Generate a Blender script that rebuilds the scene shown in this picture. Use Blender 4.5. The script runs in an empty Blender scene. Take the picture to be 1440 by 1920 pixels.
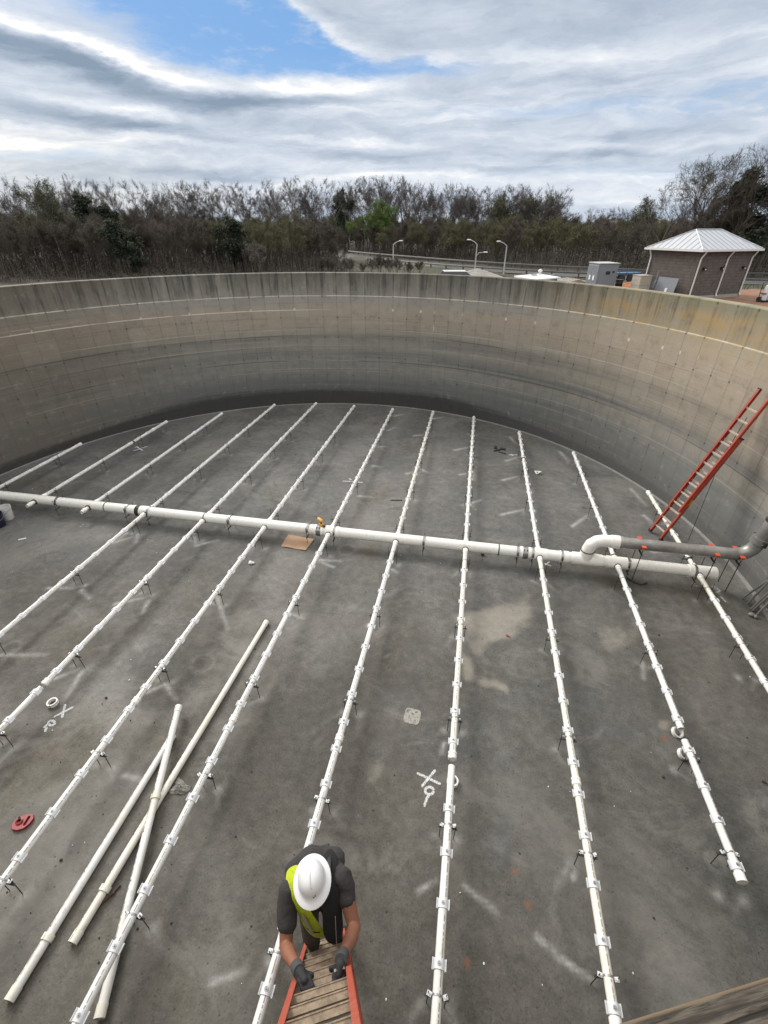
import bpy, bmesh, math, random
import numpy as np
from mathutils import Vector, Matrix
S = bpy.context.scene
C = S.collection
PI = math.pi
R_ = math.radians
random.seed(7)

# ------------------------------------------------------------------ camera
CAMZ = 6.5; FPX = 854.0; PITCH = R_(31.937); YAW = R_(10.743)
cd = bpy.data.cameras.new('camera'); cam = bpy.data.objects.new('camera', cd); C.objects.link(cam)
cam.location = (0, 0, CAMZ); cam.rotation_euler = (PI/2-PITCH, 0, YAW)
cd.sensor_fit = 'VERTICAL'; cd.sensor_height = 24.0; cd.lens = FPX*24.0/1920.0
cd.clip_start = 0.05; cd.clip_end = 5000
S.camera = cam
_F = Vector((-math.sin(YAW)*math.cos(PITCH), math.cos(YAW)*math.cos(PITCH), -math.sin(PITCH)))
_Rt = Vector((math.cos(YAW), math.sin(YAW), 0)); _D = _F.cross(_Rt)
def ray(x, y): return _F + _Rt*((x-720)/FPX) + _D*((y-960)/FPX)
def hit(x, y, z=0.0):
    """real-world point at height z seen at a place of the photograph"""
    r = ray(x, y); k = (z-CAMZ)/r.z
    return Vector((r.x*k, r.y*k, z))
def polar(az, d, z=0.0): return Vector((math.sin(R_(az))*d, math.cos(R_(az))*d, z))
def topix(P):
    d = Vector(P)-Vector((0, 0, CAMZ)); z = d.dot(_F)
    if z <= .05: return None
    return 720+FPX*d.dot(_Rt)/z, 960+FPX*d.dot(_D)/z
def seen(P, m=40):
    q = topix(P)
    return q is not None and -m < q[0] < 1440+m and -m < q[1] < 1920+m

CX, CY, RAD, WTOP = -3.927, 8.60, 10.254, 5.065
TV = Vector((0.9085, 0.418, 0)).normalized(); NV = Vector((-TV.y, TV.x, 0))
def tn(t, n, z): return TV*t + NV*n + Vector((0, 0, z))

# ------------------------------------------------------------------ node helpers
class V:
    def __init__(s, T, k): s.T = T; s.k = k
    def __add__(a, b): return a.T.m('ADD', a, b)
    __radd__ = __add__
    def __sub__(a, b): return a.T.m('SUBTRACT', a, b)
    def __rsub__(a, b): return a.T.m('SUBTRACT', b, a)
    def __mul__(a, b): return a.T.m('MULTIPLY', a, b)
    __rmul__ = __mul__
    def __truediv__(a, b): return a.T.m('DIVIDE', a, b)
class T:
    def __init__(s, tree): s.t = tree; s.n = tree.nodes; s.l = tree.links
    def put(s, x, sock):
        if isinstance(x, V): s.l.new(x.k, sock)
        elif x is not None:
            if isinstance(x, (tuple, list)) and len(x) == 3 and len(sock.default_value) == 4: x = (*x, 1)
            sock.default_value = x
    def m(s, op, a, b=None, c=None, clamp=False):
        n = s.n.new('ShaderNodeMath'); n.operation = op; n.use_clamp = clamp
        for i, x in enumerate((a, b, c)):
            if x is not None: s.put(x, n.inputs[i])
        return V(s, n.outputs[0])
    def sat(s, a): return s.m('ADD', a, 0.0, clamp=True)
    def ss(s, x, a, b):
        n = s.n.new('ShaderNodeMapRange'); n.interpolation_type = 'SMOOTHSTEP'
        s.put(x, n.inputs[0]); n.inputs[1].default_value = a; n.inputs[2].default_value = b
        return V(s, n.outputs[0])
    def noise(s, vec, scale, detail=4, rough=.55, dist=0.0):
        n = s.n.new('ShaderNodeTexNoise'); s.put(vec, n.inputs['Vector'])
        n.inputs['Scale'].default_value = scale; n.inputs['Detail'].default_value = detail
        n.inputs['Roughness'].default_value = rough; n.inputs['Distortion'].default_value = dist
        return V(s, n.outputs['Fac'])
    def voro(s, vec, scale, out='Distance'):
        n = s.n.new('ShaderNodeTexVoronoi'); s.put(vec, n.inputs['Vector']); n.inputs['Scale'].default_value = scale
        return V(s, n.outputs[out])
    def xyz(s, v):
        n = s.n.new('ShaderNodeSeparateXYZ'); s.put(v, n.inputs[0]); return [V(s, o) for o in n.outputs]
    def vec(s, x, y, z=0.0):
        n = s.n.new('ShaderNodeCombineXYZ')
        for i, q in enumerate((x, y, z)): s.put(q, n.inputs[i])
        return V(s, n.outputs[0])
    def mix(s, f, a, b, blend='MIX'):
        n = s.n.new('ShaderNodeMix'); n.data_type = 'RGBA'; n.blend_type = blend
        s.put(f, n.inputs[0]); s.put(a, n.inputs[6]); s.put(b, n.inputs[7])
        return V(s, n.outputs[2])
    def ramp(s, f, stops, interp='LINEAR'):
        n = s.n.new('ShaderNodeValToRGB'); s.put(f, n.inputs[0]); e = n.color_ramp.elements
        n.color_ramp.interpolation = interp
        while len(e) < len(stops): e.new(0.5)
        for i, (p, c) in enumerate(stops):
            e[i].position = p; e[i].color = (*c, 1) if len(c) == 3 else c
        return V(s, n.outputs[0])
    def attr(s, name, out='Fac'):
        n = s.n.new('ShaderNodeAttribute'); n.attribute_name = name; return V(s, n.outputs[out])
    def pos(s): return V(s, s.n.new('ShaderNodeNewGeometry').outputs['Position'])
    def obj(s): return V(s, s.n.new('ShaderNodeTexCoord').outputs['Object'])
    def rnd(s): return V(s, s.n.new('ShaderNodeObjectInfo').outputs['Random'])
    def uv(s): return V(s, s.n.new('ShaderNodeTexCoord').outputs['UV'])
def material(name, fn=None, col=(.5, .5, .5), rough=.6, metal=0.0, var=.12, scale=3.0, bump=0.0, bscale=40):
    """procedural material: base colour varied by noise; fn(T) may return dict of inputs"""
    m = bpy.data.materials.new(name); m.use_nodes = True; t = T(m.node_tree)
    b = t.n['Principled BSDF']; b.inputs['Roughness'].default_value = rough; b.inputs['Metallic'].default_value = metal
    if fn:
        o = fn(t)
    else:
        n1 = t.noise(t.obj(), scale, 6, .6)
        o = {'Base Color': t.mix(n1, tuple(c*(1-var*1.6) for c in col), tuple(min(1, c*(1+var*1.6)) for c in col))}
        if bump: o['bump'] = (t.noise(t.obj(), bscale, 4), bump)
    for k, v in o.items():
        if k == 'bump':
            bn = t.n.new('ShaderNodeBump'); t.put(v[0], bn.inputs['Height']); bn.inputs['Strength'].default_value = v[1]
            bn.inputs['Distance'].default_value = v[2] if len(v) > 2 else .01
            t.l.new(bn.outputs[0], b.inputs['Normal'])
        elif k == 'alpha':
            t.put(v, b.inputs['Alpha'])
        else: t.put(v, b.inputs[k])
    return m

# ------------------------------------------------------------------ mesh helpers
def wm(o):
    m = o.matrix_basis.copy()
    while o.parent: o = o.parent; m = o.matrix_basis @ m
    return m
class MB:
    def __init__(s): s.v = []; s.f = []
    def quad(s, *p):
        i = len(s.v); s.v += [Vector(q) for q in p]; s.f.append(tuple(range(i, i+len(p))))
    def box(s, c, size, X=None, Y=None, Z=None):
        c = Vector(c); X = (Vector(X) if X else Vector((1, 0, 0))); Y = (Vector(Y) if Y else Vector((0, 1, 0))); Z = (Vector(Z) if Z else Vector((0, 0, 1)))
        i = len(s.v); a, b, d = size[0]/2, size[1]/2, size[2]/2
        for z in (-d, d):
            for x, y in ((-a, -b), (a, -b), (a, b), (-a, b)): s.v.append(c+X*x+Y*y+Z*z)
        for q in ((3, 2, 1, 0), (4, 5, 6, 7), (0, 1, 5, 4), (1, 2, 6, 5), (2, 3, 7, 6), (3, 0, 4, 7)): s.f.append(tuple(i+k for k in q))
    def path(s, pts, rad, n=12, cap=True, up=None):
        """tube through points with a radius each"""
        pts = [Vector(p) for p in pts]; 
        if not hasattr(rad, '__len__'): rad = [rad]*len(pts)
        i0 = len(s.v); ref = None
        for k, p in enumerate(pts):
            d = (pts[min(k+1, len(pts)-1)]-pts[max(k-1, 0)])
            if d.length < 1e-7: d = (pts[-1]-pts[0])
            d.normalize()
            if ref is None:
                ref = Vector((0, 0, 1)) if abs(d.z) < .9 else Vector((1, 0, 0))
            a = ref.cross(d).normalized(); b = d.cross(a); ref = b
            for j in range(n):
                w = 2*PI*j/n; s.v.append(p+(a*math.cos(w)+b*math.sin(w))*rad[k])
        for k in range(len(pts)-1):
            for j in range(n):
                q = i0+k*n; s.f.append((q+j, q+(j+1) % n, q+n+(j+1) % n, q+n+j))
        if cap:
            s.f.append(tuple(i0+j for j in range(n))[::-1]); s.f.append(tuple(i0+(len(pts)-1)*n+j for j in range(n)))
    def hollow(s, p0, p1, ro, ri, n=20):
        """open-ended pipe with a wall thickness"""
        p0 = Vector(p0); p1 = Vector(p1); d = (p1-p0).normalized()
        s.path([p0, p0, p1, p1], [ri, ro, ro, ri], n, False)
        i = len(s.v); s.path([p0, p1], ri, n, False)
        k = i; s.f[-n:] = [f[::-1] for f in s.f[-n:]]
    def lathe(s, prof, c=(0, 0, 0), n=24, axis=None, a0=0, a1=2*PI):
        c = Vector(c); ax = Vector(axis).normalized() if axis else Vector((0, 0, 1))
        u = (Vector((1, 0, 0)) if abs(ax.x) < .9 else Vector((0, 1, 0))); u = (u-ax*u.dot(ax)).normalized(); w = ax.cross(u)
        full = abs(a1-a0-2*PI) < 1e-6; m = n if full else n+1; i0 = len(s.v)
        for r, h in prof:
            for j in range(m):
                a = a0+(a1-a0)*j/n; s.v.append(c+ax*h+(u*math.cos(a)+w*math.sin(a))*r)
        for k in range(len(prof)-1):
            for j in range(n):
                q = i0+k*m; j2 = (j+1) % m; s.f.append((q+j, q+j2, q+m+j2, q+m+j))
    def sphere(s, c, r, nu=12, nv=8, sq=(1, 1, 1), M=None):
        c = Vector(c); i0 = len(s.v)
        for k in range(nv+1):
            th = PI*k/nv
            for j in range(nu):
                ph = 2*PI*j/nu; q = Vector((math.sin(th)*math.cos(ph)*sq[0], math.sin(th)*math.sin(ph)*sq[1], math.cos(th)*sq[2]))*r
                s.v.append(c+(M@q if M else q))
        for k in range(nv):
            for j in range(nu): s.f.append((i0+k*nu+j, i0+(k+1)*nu+j, i0+(k+1)*nu+(j+1) % nu, i0+k*nu+(j+1) % nu))
    def chain(s, pts, rads, nu=10, nv=7):
        """dense spheres along a path (for voxel union)"""
        for k in range(len(pts)-1):
            a, b = Vector(pts[k]), Vector(pts[k+1]); ra, rb = rads[k], rads[k+1]
            n = max(2, int((b-a).length/(min(ra, rb)*.35)))
            for i in range(n+1): s.sphere(a.lerp(b, i/n), ra+(rb-ra)*i/n, nu, nv)
    def mesh(s, name, M=None, smooth=False):
        me = bpy.data.meshes.new(name)
        vs = s.v if M is None else [M@v for v in s.v]
        me.from_pydata([tuple(v) for v in vs], [], s.f)
        if smooth: me.polygons.foreach_set('use_smooth', [True]*len(me.polygons))
        me.update(); return me
    def build(s, name, m, parent=None, smooth=False, bevel=0, fix=True):
        M = wm(parent).inverted() if parent else None
        me = s.mesh(name, M, smooth)
        if fix:
            bm = bmesh.new(); bm.from_mesh(me); bmesh.ops.remove_doubles(bm, verts=bm.verts, dist=1e-5)
            bmesh.ops.recalc_face_normals(bm, faces=bm.faces); bm.to_mesh(me); bm.free()
        me.materials.append(m); o = bpy.data.objects.new(name, me); C.objects.link(o)
        if parent: o.parent = parent
        if bevel:
            b = o.modifiers.new('bevel', 'BEVEL'); b.width = bevel; b.segments = 2; b.limit_method = 'ANGLE'
        if smooth:
            e = o.modifiers.new('es', 'EDGE_SPLIT'); e.split_angle = R_(38)
        return o
def tag(o, label, cat, group=None):
    o['label'] = label; o['category'] = cat
    if group: o['group'] = group
    return o
def struct(o, kind='structure'): o['kind'] = kind; return o
def thing(name, label, cat, loc=(0, 0, 0), rz=0, group=None):
    o = bpy.data.objects.new(name, None); C.objects.link(o); o.location = loc; o.rotation_euler = (0, 0, rz)
    o.empty_display_size = .1
    return tag(o, label, cat, group)
def inst(name, me, parent, loc=(0, 0, 0), M=None):
    o = bpy.data.objects.new(name, me); C.objects.link(o); o.parent = parent; o.location = loc
    if M is not None: o.matrix_basis = M
    return o
def voxel(mb, size, smooth_it=6):
    me = mb.mesh('tmp'); o = bpy.data.objects.new('tmp', me); C.objects.link(o)
    r = o.modifiers.new('r', 'REMESH'); r.mode = 'VOXEL'; r.voxel_size = size
    if smooth_it:
        q = o.modifiers.new('s', 'SMOOTH'); q.iterations = smooth_it; q.factor = .5
    bpy.context.view_layer.update()
    dg = bpy.context.evaluated_depsgraph_get()
    out = bpy.data.meshes.new_from_object(o.evaluated_get(dg))
    bpy.data.objects.remove(o); bpy.data.meshes.remove(me)
    out.polygons.foreach_set('use_smooth', [True]*len(out.polygons)); return out
def from_mesh(name, me, m, parent=None):
    if parent: me.transform(wm(parent).inverted())
    me.materials.clear(); me.materials.append(m); me.name = name
    o = bpy.data.objects.new(name, me); C.objects.link(o); o.parent = parent; return o

# ------------------------------------------------------------------ materials
def pvc_fn(tint=(1, 1, 1), line=True, axis=1):
    def fn(t):
        ob = t.obj(); x, y, z = t.xyz(ob); r = t.rnd()
        n = t.noise(ob, 1.3, 5, .6); n2 = t.noise(ob, 14, 4, .65)
        a = (.66*tint[0], .665*tint[1], .66*tint[2]); b = (.64*tint[0], .615*tint[1], .545*tint[2])
        c = t.mix(t.sat(t.ss(n, .42, .68)*(.25+r*.75)), a, b)
        c = t.mix(t.ss(n2, .54, .76)*.45, c, (.3, .27, .22)); c = t.mix(t.ss(t.noise(ob, 4.5, 6, .7), .56, .72)*.30, c, (.34, .31, .26))
        if line:
            al = y if axis == 1 else x; ac = x if axis == 1 else y
            dash = t.m('GREATER_THAN', t.noise(t.vec(0.0, al, 0.0) if axis == 1 else t.vec(al, 0.0, 0.0), 26, 2, .6), .46)
            big = t.m('GREATER_THAN', t.noise(al*1.0, 1.1, 1), .40)
            off = t.m('ABSOLUTE', ac-(r*.03+.002))
            ln = t.m('LESS_THAN', off, .0052)*t.m('GREATER_THAN', z, 0.0)*dash*big
            c = t.mix(t.sat(ln*.72), c, (.07, .07, .08))
        return {'Base Color': c, 'Roughness': t.m('ADD', .33, n2*.25), 'bump': (n2, .12, .004)}
    return fn
M_PVC = material('white_pvc', pvc_fn())
M_PVC_X = material('white_pvc_header', pvc_fn((1.04, 1.03, 1.0), True, 0))
M_PVC_OLD = material('yellowed_pvc', pvc_fn((1.0, .97, .89)))
M_FIT = material('white_fitting', col=(.73, .72, .69), rough=.4, var=.06, scale=9)
M_SADDLE = material('saddle_plastic', col=(.60, .615, .64), rough=.38, var=.06, scale=12)
M_ZINC = material('zinc_bolt', col=(.33, .34, .35), rough=.4, metal=.7, scale=30)
M_ROD = material('dark_threaded_steel', col=(.05, .047, .043), rough=.55, metal=.5, var=.2, scale=20)
M_RUST = material('rusty_steel', col=(.085, .05, .033), rough=.75, metal=.3, var=.3, scale=14)
M_BAND = material('stainless_band', col=(.3, .3, .3), rough=.35, metal=.85, scale=10)
M_RUBBER = material('black_rubber', col=(.022, .022, .022), rough=.6, scale=10)
M_STEEL = material('grey_pipe_steel', lambda t: {'Base Color': t.mix(t.ss(t.noise(t.obj(), 2.2, 6, .65), .35, .7), (.20, .195, .185), (.34, .335, .325)),
    'Roughness': t.m('ADD', .30, t.noise(t.obj(), 5, 4)*.25), 'Metallic': .42, 'bump': (t.noise(t.obj(), 25, 3), .05, .004)})
M_ORANGE = material('orange_cap', col=(.48, .075, .035), rough=.45, scale=14)
M_RED = material('red_fibreglass', col=(.34, .055, .032), rough=.5, var=.25, scale=8)
M_REDL = material('orange_fibreglass', lambda t: {'Base Color': t.mix(t.ss(t.noise(t.obj(), 9, 6, .7), .5, .75), (.36, .072, .045), (.36, .125, .085)), 'Roughness': .55, 'bump': (t.noise(t.obj(), 70, 3), .15, .003)})
M_ALU = material('aluminium_rung', col=(.55, .45, .38), rough=.5, metal=.2, scale=20)
M_RUNG = material('dusty_rung', lambda t: {'Base Color': t.mix(t.ss(t.noise(t.obj(), 16, 6, .7), .36, .66), (.16, .115, .075), (.29, .225, .155)), 'Roughness': .6, 'bump': (t.noise(t.vec(t.xyz(t.obj())[0]*2.0, t.xyz(t.obj())[1]*90.0, t.xyz(t.obj())[2]*90.0), 1.0, 2), .3, .002)})
M_BLACKP = material('black_plastic', col=(.012, .012, .013), rough=.5, scale=10)
M_CARD = material('cardboard', col=(.36, .235, .15), rough=.85, var=.12, scale=6)
M_DRILL = material('yellow_drill', col=(.55, .28, .02), rough=.45, scale=12)
M_REDP = material('red_plastic', col=(.22, .017, .02), rough=.4, var=.15, scale=15)
M_BLUEP = material('navy_plastic', col=(.012, .014, .035), rough=.4, scale=10)
M_BUCKET = material('white_bucket', col=(.58, .58, .57), rough=.4, scale=8)
M_PLASTIC = material('clear_plastic_wrap', col=(.20, .195, .18), rough=.3, var=.2, scale=30)
M_DEBRIS = material('dark_debris', col=(.03, .026, .022), rough=.8, var=.3, scale=30)
M_WPAPER = material('white_scrap', col=(.6, .6, .6), rough=.8, scale=30)

def paint_fn(t):
    p = t.pos(); n = t.noise(p, 22, 6, .75); e = t.attr('edge')
    n4 = t.noise(p, 55, 4, .7); a = t.sat(t.ss(e, .05, .80)*(t.ss(n4, .34, .60)*.75+.32)*t.ss(e+(n-.5)*.9, .15, .6))
    return {'Base Color': t.mix(n, (.55, .56, .57), (.72, .73, .74)), 'Roughness': .8, 'alpha': a*.86}
M_PAINT = material('white_spray_paint', paint_fn)

def floor_fn(t):
    p = t.pos(); x, y, z = t.xyz(p)
    n0 = t.noise(p, .22, 4, .55); n1 = t.noise(p, .9, 8, .62, .6); n2 = t.noise(p, 6.5, 8, .7); n3 = t.noise(p, 38, 5, .7)
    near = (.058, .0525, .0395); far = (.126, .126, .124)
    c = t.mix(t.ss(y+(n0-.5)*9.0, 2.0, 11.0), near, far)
    c = t.mix(t.ss(n1, .34, .70)*.40, c, t.mix(.5, c, (.030, .028, .025)))
    c = t.mix(t.ss(t.noise(p, .5, 6, .6, 1.2), .50, .74)*.40, c, (.155, .148, .136))
    # brown and olive films
    br = t.ss(t.noise(p, .36, 5, .6, .8), .53, .70)
    c = t.mix(br*.60, c, (.078, .062, .034))
    bl = t.ss(t.noise(t.vec(x+31.0, y, z), .33, 5, .6, .8), .55, .72)
    c = t.mix(t.sat(bl*.50+t.ss(x+(n0-.5)*6.0, -1.5, 2.5)*t.ss(y, 7.5, 3.0)*.38), c, (.064, .071, .077))
    # grain
    c = t.mix(t.ss(n2, .30, .72), t.mix(.30, c, (.03, .028, .025)), t.mix(.10, c, (.36, .34, .31)))
    c = t.mix(t.ss(n3, .545, .63)*.66, c, (.015, .014, .0125)); c = t.mix(t.ss(t.noise(p, 70, 3, .7), .60, .70)*.45, c, (.014, .013, .012))
    ln0 = t.noise(t.vec(x*1.0, y*.7, 11.0), .20, 5, .6, 1.0); c = t.mix(t.ss(ln0, .54, .36)*.62, c, t.mix(.5, c, (.022, .024, .025))); c = t.mix(t.ss(ln0, .48, .66)*.46, c, (.190, .184, .168)); ln1 = t.noise(t.vec(x*.8, y*1.3, 17.0), .75, 7, .68, 1.4); c = t.mix(t.ss(ln1, .52, .66)*.30, c, (.20, .194, .18)); c = t.mix(t.ss(ln1, .46, .34)*.38, c, (.038, .036, .032))
    wet = t.noise(p, 1.7, 7, .62, 1.6); c = t.mix(t.ss(wet, .585, .60)*t.ss(n0, .48, .58)*.26, c, (.030, .030, .029))
    c = t.mix(t.ss(n3, .44, .28)*.22, c, (.27, .26, .235))
    pits = t.ss(t.voro(p, 13), .20, .09)*t.ss(t.xyz(t.voro(p, 13, 'Color'))[0], .55, .75)*t.ss(n0, .35, .6)
    c = t.mix(pits*.75, c, (.022, .02, .018))
    g = t.noise(p, 9, 7, .75)
    pale = t.ss(t.attr('pale')+(n1-.5)*.60+(g-.5)*.55, .28, .85)
    c = t.mix(pale*.66, c, t.mix(n2, (.150, .138, .114), (.33, .305, .262)))
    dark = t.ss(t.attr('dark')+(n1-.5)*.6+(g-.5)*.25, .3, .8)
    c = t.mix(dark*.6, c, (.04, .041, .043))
    rust = t.ss(t.attr('rust')+(g-.5)*.5, .35, .8)
    c = t.mix(rust*.6, c, (.19, .075, .035))
    dust = t.attr('dust')*t.m('ADD', .35, t.ss(g, .28, .68))
    c = t.mix(t.sat(dust*.60), c, (.40, .40, .39))
    dx = x-CX; dy = y-CY; rr = t.m('SQRT', dx*dx+dy*dy)
    ring = t.ss(rr+(n2-.5)*.10+(n1-.5)*.08, RAD-.13, RAD-.07)*t.ss(g, .25, .5)
    c = t.mix(ring*.7, c, (.30, .30, .29))
    damp = t.ss(t.noise(p, .45, 4, .5, .5), .45, .66)
    return {'Base Color': c, 'Roughness': t.m('SUBTRACT', .86, damp*.24+n2*.12), 'bump': (n3*.6+n2*1.6+pits*-1.2, .28, .012)}
M_FLOOR = material('stained_concrete_floor', floor_fn)

def wall_fn(t):
    u, v, _ = t.xyz(t.uv()); th = u/RAD   # radians from -100 deg
    deg = th*57.2958-100.0
    uv = t.vec(u, v, 0.0)
    n0 = t.noise(t.vec(u*.12, v*.9, 0.0), 1.0, 5, .6); nf = t.noise(uv, 3.2, 7, .68); ng = t.noise(uv, 22, 5, .7)
    st = t.noise(t.vec(u*.10, v*7.0, 3.0), 1.0, 6, .62)
    stf = t.noise(t.vec(u*.35, v*34.0, 9.0), 1.0, 4, .6)
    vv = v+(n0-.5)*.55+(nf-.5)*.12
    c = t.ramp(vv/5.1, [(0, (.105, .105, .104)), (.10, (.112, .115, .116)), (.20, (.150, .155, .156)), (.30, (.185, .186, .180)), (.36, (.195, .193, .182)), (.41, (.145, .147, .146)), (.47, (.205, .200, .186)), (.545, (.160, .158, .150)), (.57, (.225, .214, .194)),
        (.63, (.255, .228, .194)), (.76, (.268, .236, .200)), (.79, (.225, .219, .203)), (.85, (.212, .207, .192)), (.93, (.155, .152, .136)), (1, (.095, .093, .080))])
    # warm tone on the right flank, brown on the left
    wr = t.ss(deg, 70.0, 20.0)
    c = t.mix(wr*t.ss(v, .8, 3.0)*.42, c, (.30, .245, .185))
    wl = t.ss(deg, 125.0, 160.0)
    c = t.mix(wl*.62, c, (.118, .096, .072))
    # fine horizontal water lines
    c = t.mix(t.ss(st, .56, .72)*t.ss(v, 4.4, 3.0)*.72, c, (.075, .078, .080))
    c = t.mix(t.ss(st, .42, .30)*t.ss(v, 4.4, 3.6)*.40, c, (.38, .365, .335))
    c = t.mix(t.ss(stf, .55, .75)*t.ss(v, 4.3, 3.4)*.42, c, (.09, .088, .083))
    c = t.mix(t.ss(nf, .50, .72)*.42, c, (.085, .082, .075)); c = t.mix(t.ss(nf, .46, .30)*.25, c, (.34, .325, .295))
    c = t.mix(t.ss(ng, .54, .72)*.34, c, (.055, .054, .052))
    c = t.mix(t.ss(ng, .42, .28)*.16, c, (.42, .41, .38))
    # bluish cast low down
    c = t.mix(t.ss(vv, 2.3, 1.1)*t.ss(nf, .35, .65)*.32, c, (.105, .118, .128))
    # black sludge band at the foot
    az = t.m('ADD', .42, t.ss(deg, 42.0, 78.0)*t.ss(deg, 158.0, 124.0)*.62)
    bh = v/az+(n0-.5)*.55+(nf-.5)*.36+(st-.5)*.75
    bl2 = t.ss(v+(n0-.5)*.7+(st-.5)*1.1, 1.55, .75)*t.ss(deg, 30.0, 60.0)*t.ss(deg, 170.0, 130.0); c = t.mix(bl2*.42, c, t.mix(nf, (.052, .058, .064), (.098, .106, .112)))
    c = t.mix(t.ss(bh, .82, .42)*(t.ss(deg, 38.0, 72.0)*.58+.32), c, t.mix(nf, (.020, .021, .023), (.040, .040, .040)))
    c = t.mix(t.ss(bh, .62, .80)*t.ss(bh, 1.02, .86)*t.ss(nf, .54, .66)*.32, c, (.30, .31, .31))
    bb = t.ss(deg, 88.0, 64.0)
    for h_, w_, k_ in ((1.98, .20, .62), (1.22, .16, .50), (2.62, .07, .35)):
        d_ = t.m('ABSOLUTE', v+(n0-.5)*.42-h_+(1.0-bb)*.25); c = t.mix(t.ss(d_, w_, w_*.25)*t.ss(st, .34, .58)*k_*(bb*.65+.35), c, (.088, .098, .108))
    # panel joints
    fu = t.m('PINGPONG', u, .2775); hv0 = t.m('PINGPONG', v+.3, .38)
    jn = t.noise(t.vec(u*.9, v*1.1, 0.0), 1.0, 3, .5)
    j = t.ss(fu, .016, .004)*t.ss(jn, .40, .62)
    c = t.mix(j*.42, c, (.045, .043, .038)); c = t.mix(t.ss(fu, .05, .0)*t.ss(jn, .62, .38)*.20, c, (.075, .072, .065))
    vup = t.ss(v, 1.0, 1.8)
    panel = t.noise(t.vec(t.m('FLOOR', u/.555)*3.7, t.m('FLOOR', (v+.3)/.76)*5.1, 0.0), 1.0, 0); c = t.mix(t.ss(panel, .55, .75)*.14*vup, c, (.10, .098, .092)); c = t.mix(t.ss(panel, .45, .25)*.09*vup, c, (.38, .365, .335))
    hz_ = t.ss(hv0, .018, .005)*t.ss(jn, .36, .56); c = t.mix(hz_*.18*vup, c, (.06, .057, .05))
    for h, dk, wd, am in ((3.05, 0, .018, .45), (2.82, 1, .020, .75), (2.42, 0, .014, .4), (1.83, 1, .022, .7), (1.40, 0, .012, .4), (3.42, 1, .010, .35), (2.2, 1, .012, .45), (4.02, 1, .012, .35)):
        d = t.m('ABSOLUTE', v+(n0-.5)*.10-h); k = t.ss(d, wd, wd*.3)*t.ss(t.noise(t.vec(u*.25, h*7.0, 0.0), 1.0, 3, .6), .40, .60)
        c = t.mix(k*am, c, (.05, .048, .043) if dk else (.42, .405, .37))
    # white scum lines
    lw = t.m('ABSOLUTE', v+(nf-.5)*.03-3.77); k = t.ss(lw, .020, .006)*t.ss(deg, 96.0, 112.0)*t.ss(jn, .25, .5)
    c = t.mix(k*.75, c, (.55, .53, .50))
    lw = t.m('ABSOLUTE', v+(nf-.5)*.02-4.27); k = t.ss(lw, .022, .008)*t.ss(jn, .30, .52)
    c = t.mix(k*.58, c, (.47, .445, .39))
    sp = t.ss(t.m('ABSOLUTE', v-3.80), .07, .02)*t.ss(fu, .05, .015)*t.ss(t.noise(t.vec(u*2.0, 4.0, 0.0), 1.0, 2), .50, .60)
    c = t.mix(sp*.7, c, (.55, .54, .52))
    wst = t.ss(fu, .03, .012)*t.ss(t.noise(t.vec(u*1.3, v*.8, 2.0), 1.0, 2, .5), .66, .72)*t.ss(v, 2.4, 2.9)*t.ss(v, 4.2, 3.9)
    c = t.mix(wst*.6, c, (.52, .50, .47))
    # drips under the rim
    dr = t.noise(t.vec(u*2.6, v*.22, 5.0), 1.0, 5, .72)
    jd = t.ss(fu, .05, .008)*t.ss(jn, .30, .60)*.17
    k = t.ss(dr+jd, .46, .62)*t.ss(v+(nf-.5)*.5, 4.05, 4.75)
    c = t.mix(k*.78, c, (.048, .047, .040))
    k = t.ss(dr, .44, .34)*t.ss(v, 4.28, 4.5)
    c = t.mix(k*.35, c, (.31, .30, .27))
    c = t.mix(t.ss(deg, 62.0, 30.0)*t.ss(v, 3.6, 4.3)*t.ss(nf, .35, .6)*.45, c, (.30, .235, .12))
    gm = t.ss(v, 4.72, 5.02)*t.ss(deg, 60.0, 20.0)
    c = t.mix(gm*.45, c, (.15, .165, .115))
    # ochre stain on the right
    om = t.ss(deg, 56.0, 40.0)*t.ss(deg, 2.0, 14.0)*t.ss(v+(nf-.5)*.5, 4.20, 4.42)*t.ss(v+(nf-.5)*.3, 4.92, 4.66)
    c = t.mix(om*t.ss(t.noise(t.vec(u*.8, v*1.6, 1.0), 1.0, 5, .65), .40, .64)*.50, c, (.34, .225, .085))
    # tie holes
    hv = t.m('PINGPONG', v+.3, .38)
    hole = t.m('SQRT', fu*fu+hv*hv)
    c = t.mix(t.ss(hole, .035, .018)*t.ss(t.noise(t.vec(u*1.7, v*1.7, 8.0), 1.0, 1), .45, .55)*.7, c, (.03, .03, .028))
    return {'Base Color': t.mix(1.0, c, (1.14, 1.11, 1.05), 'MULTIPLY'), 'Roughness': .85, 'bump': (nf*1.2+ng*.5-j*1.0, .25, .012)}
M_WALL = material('stained_tank_concrete', wall_fn)

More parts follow.
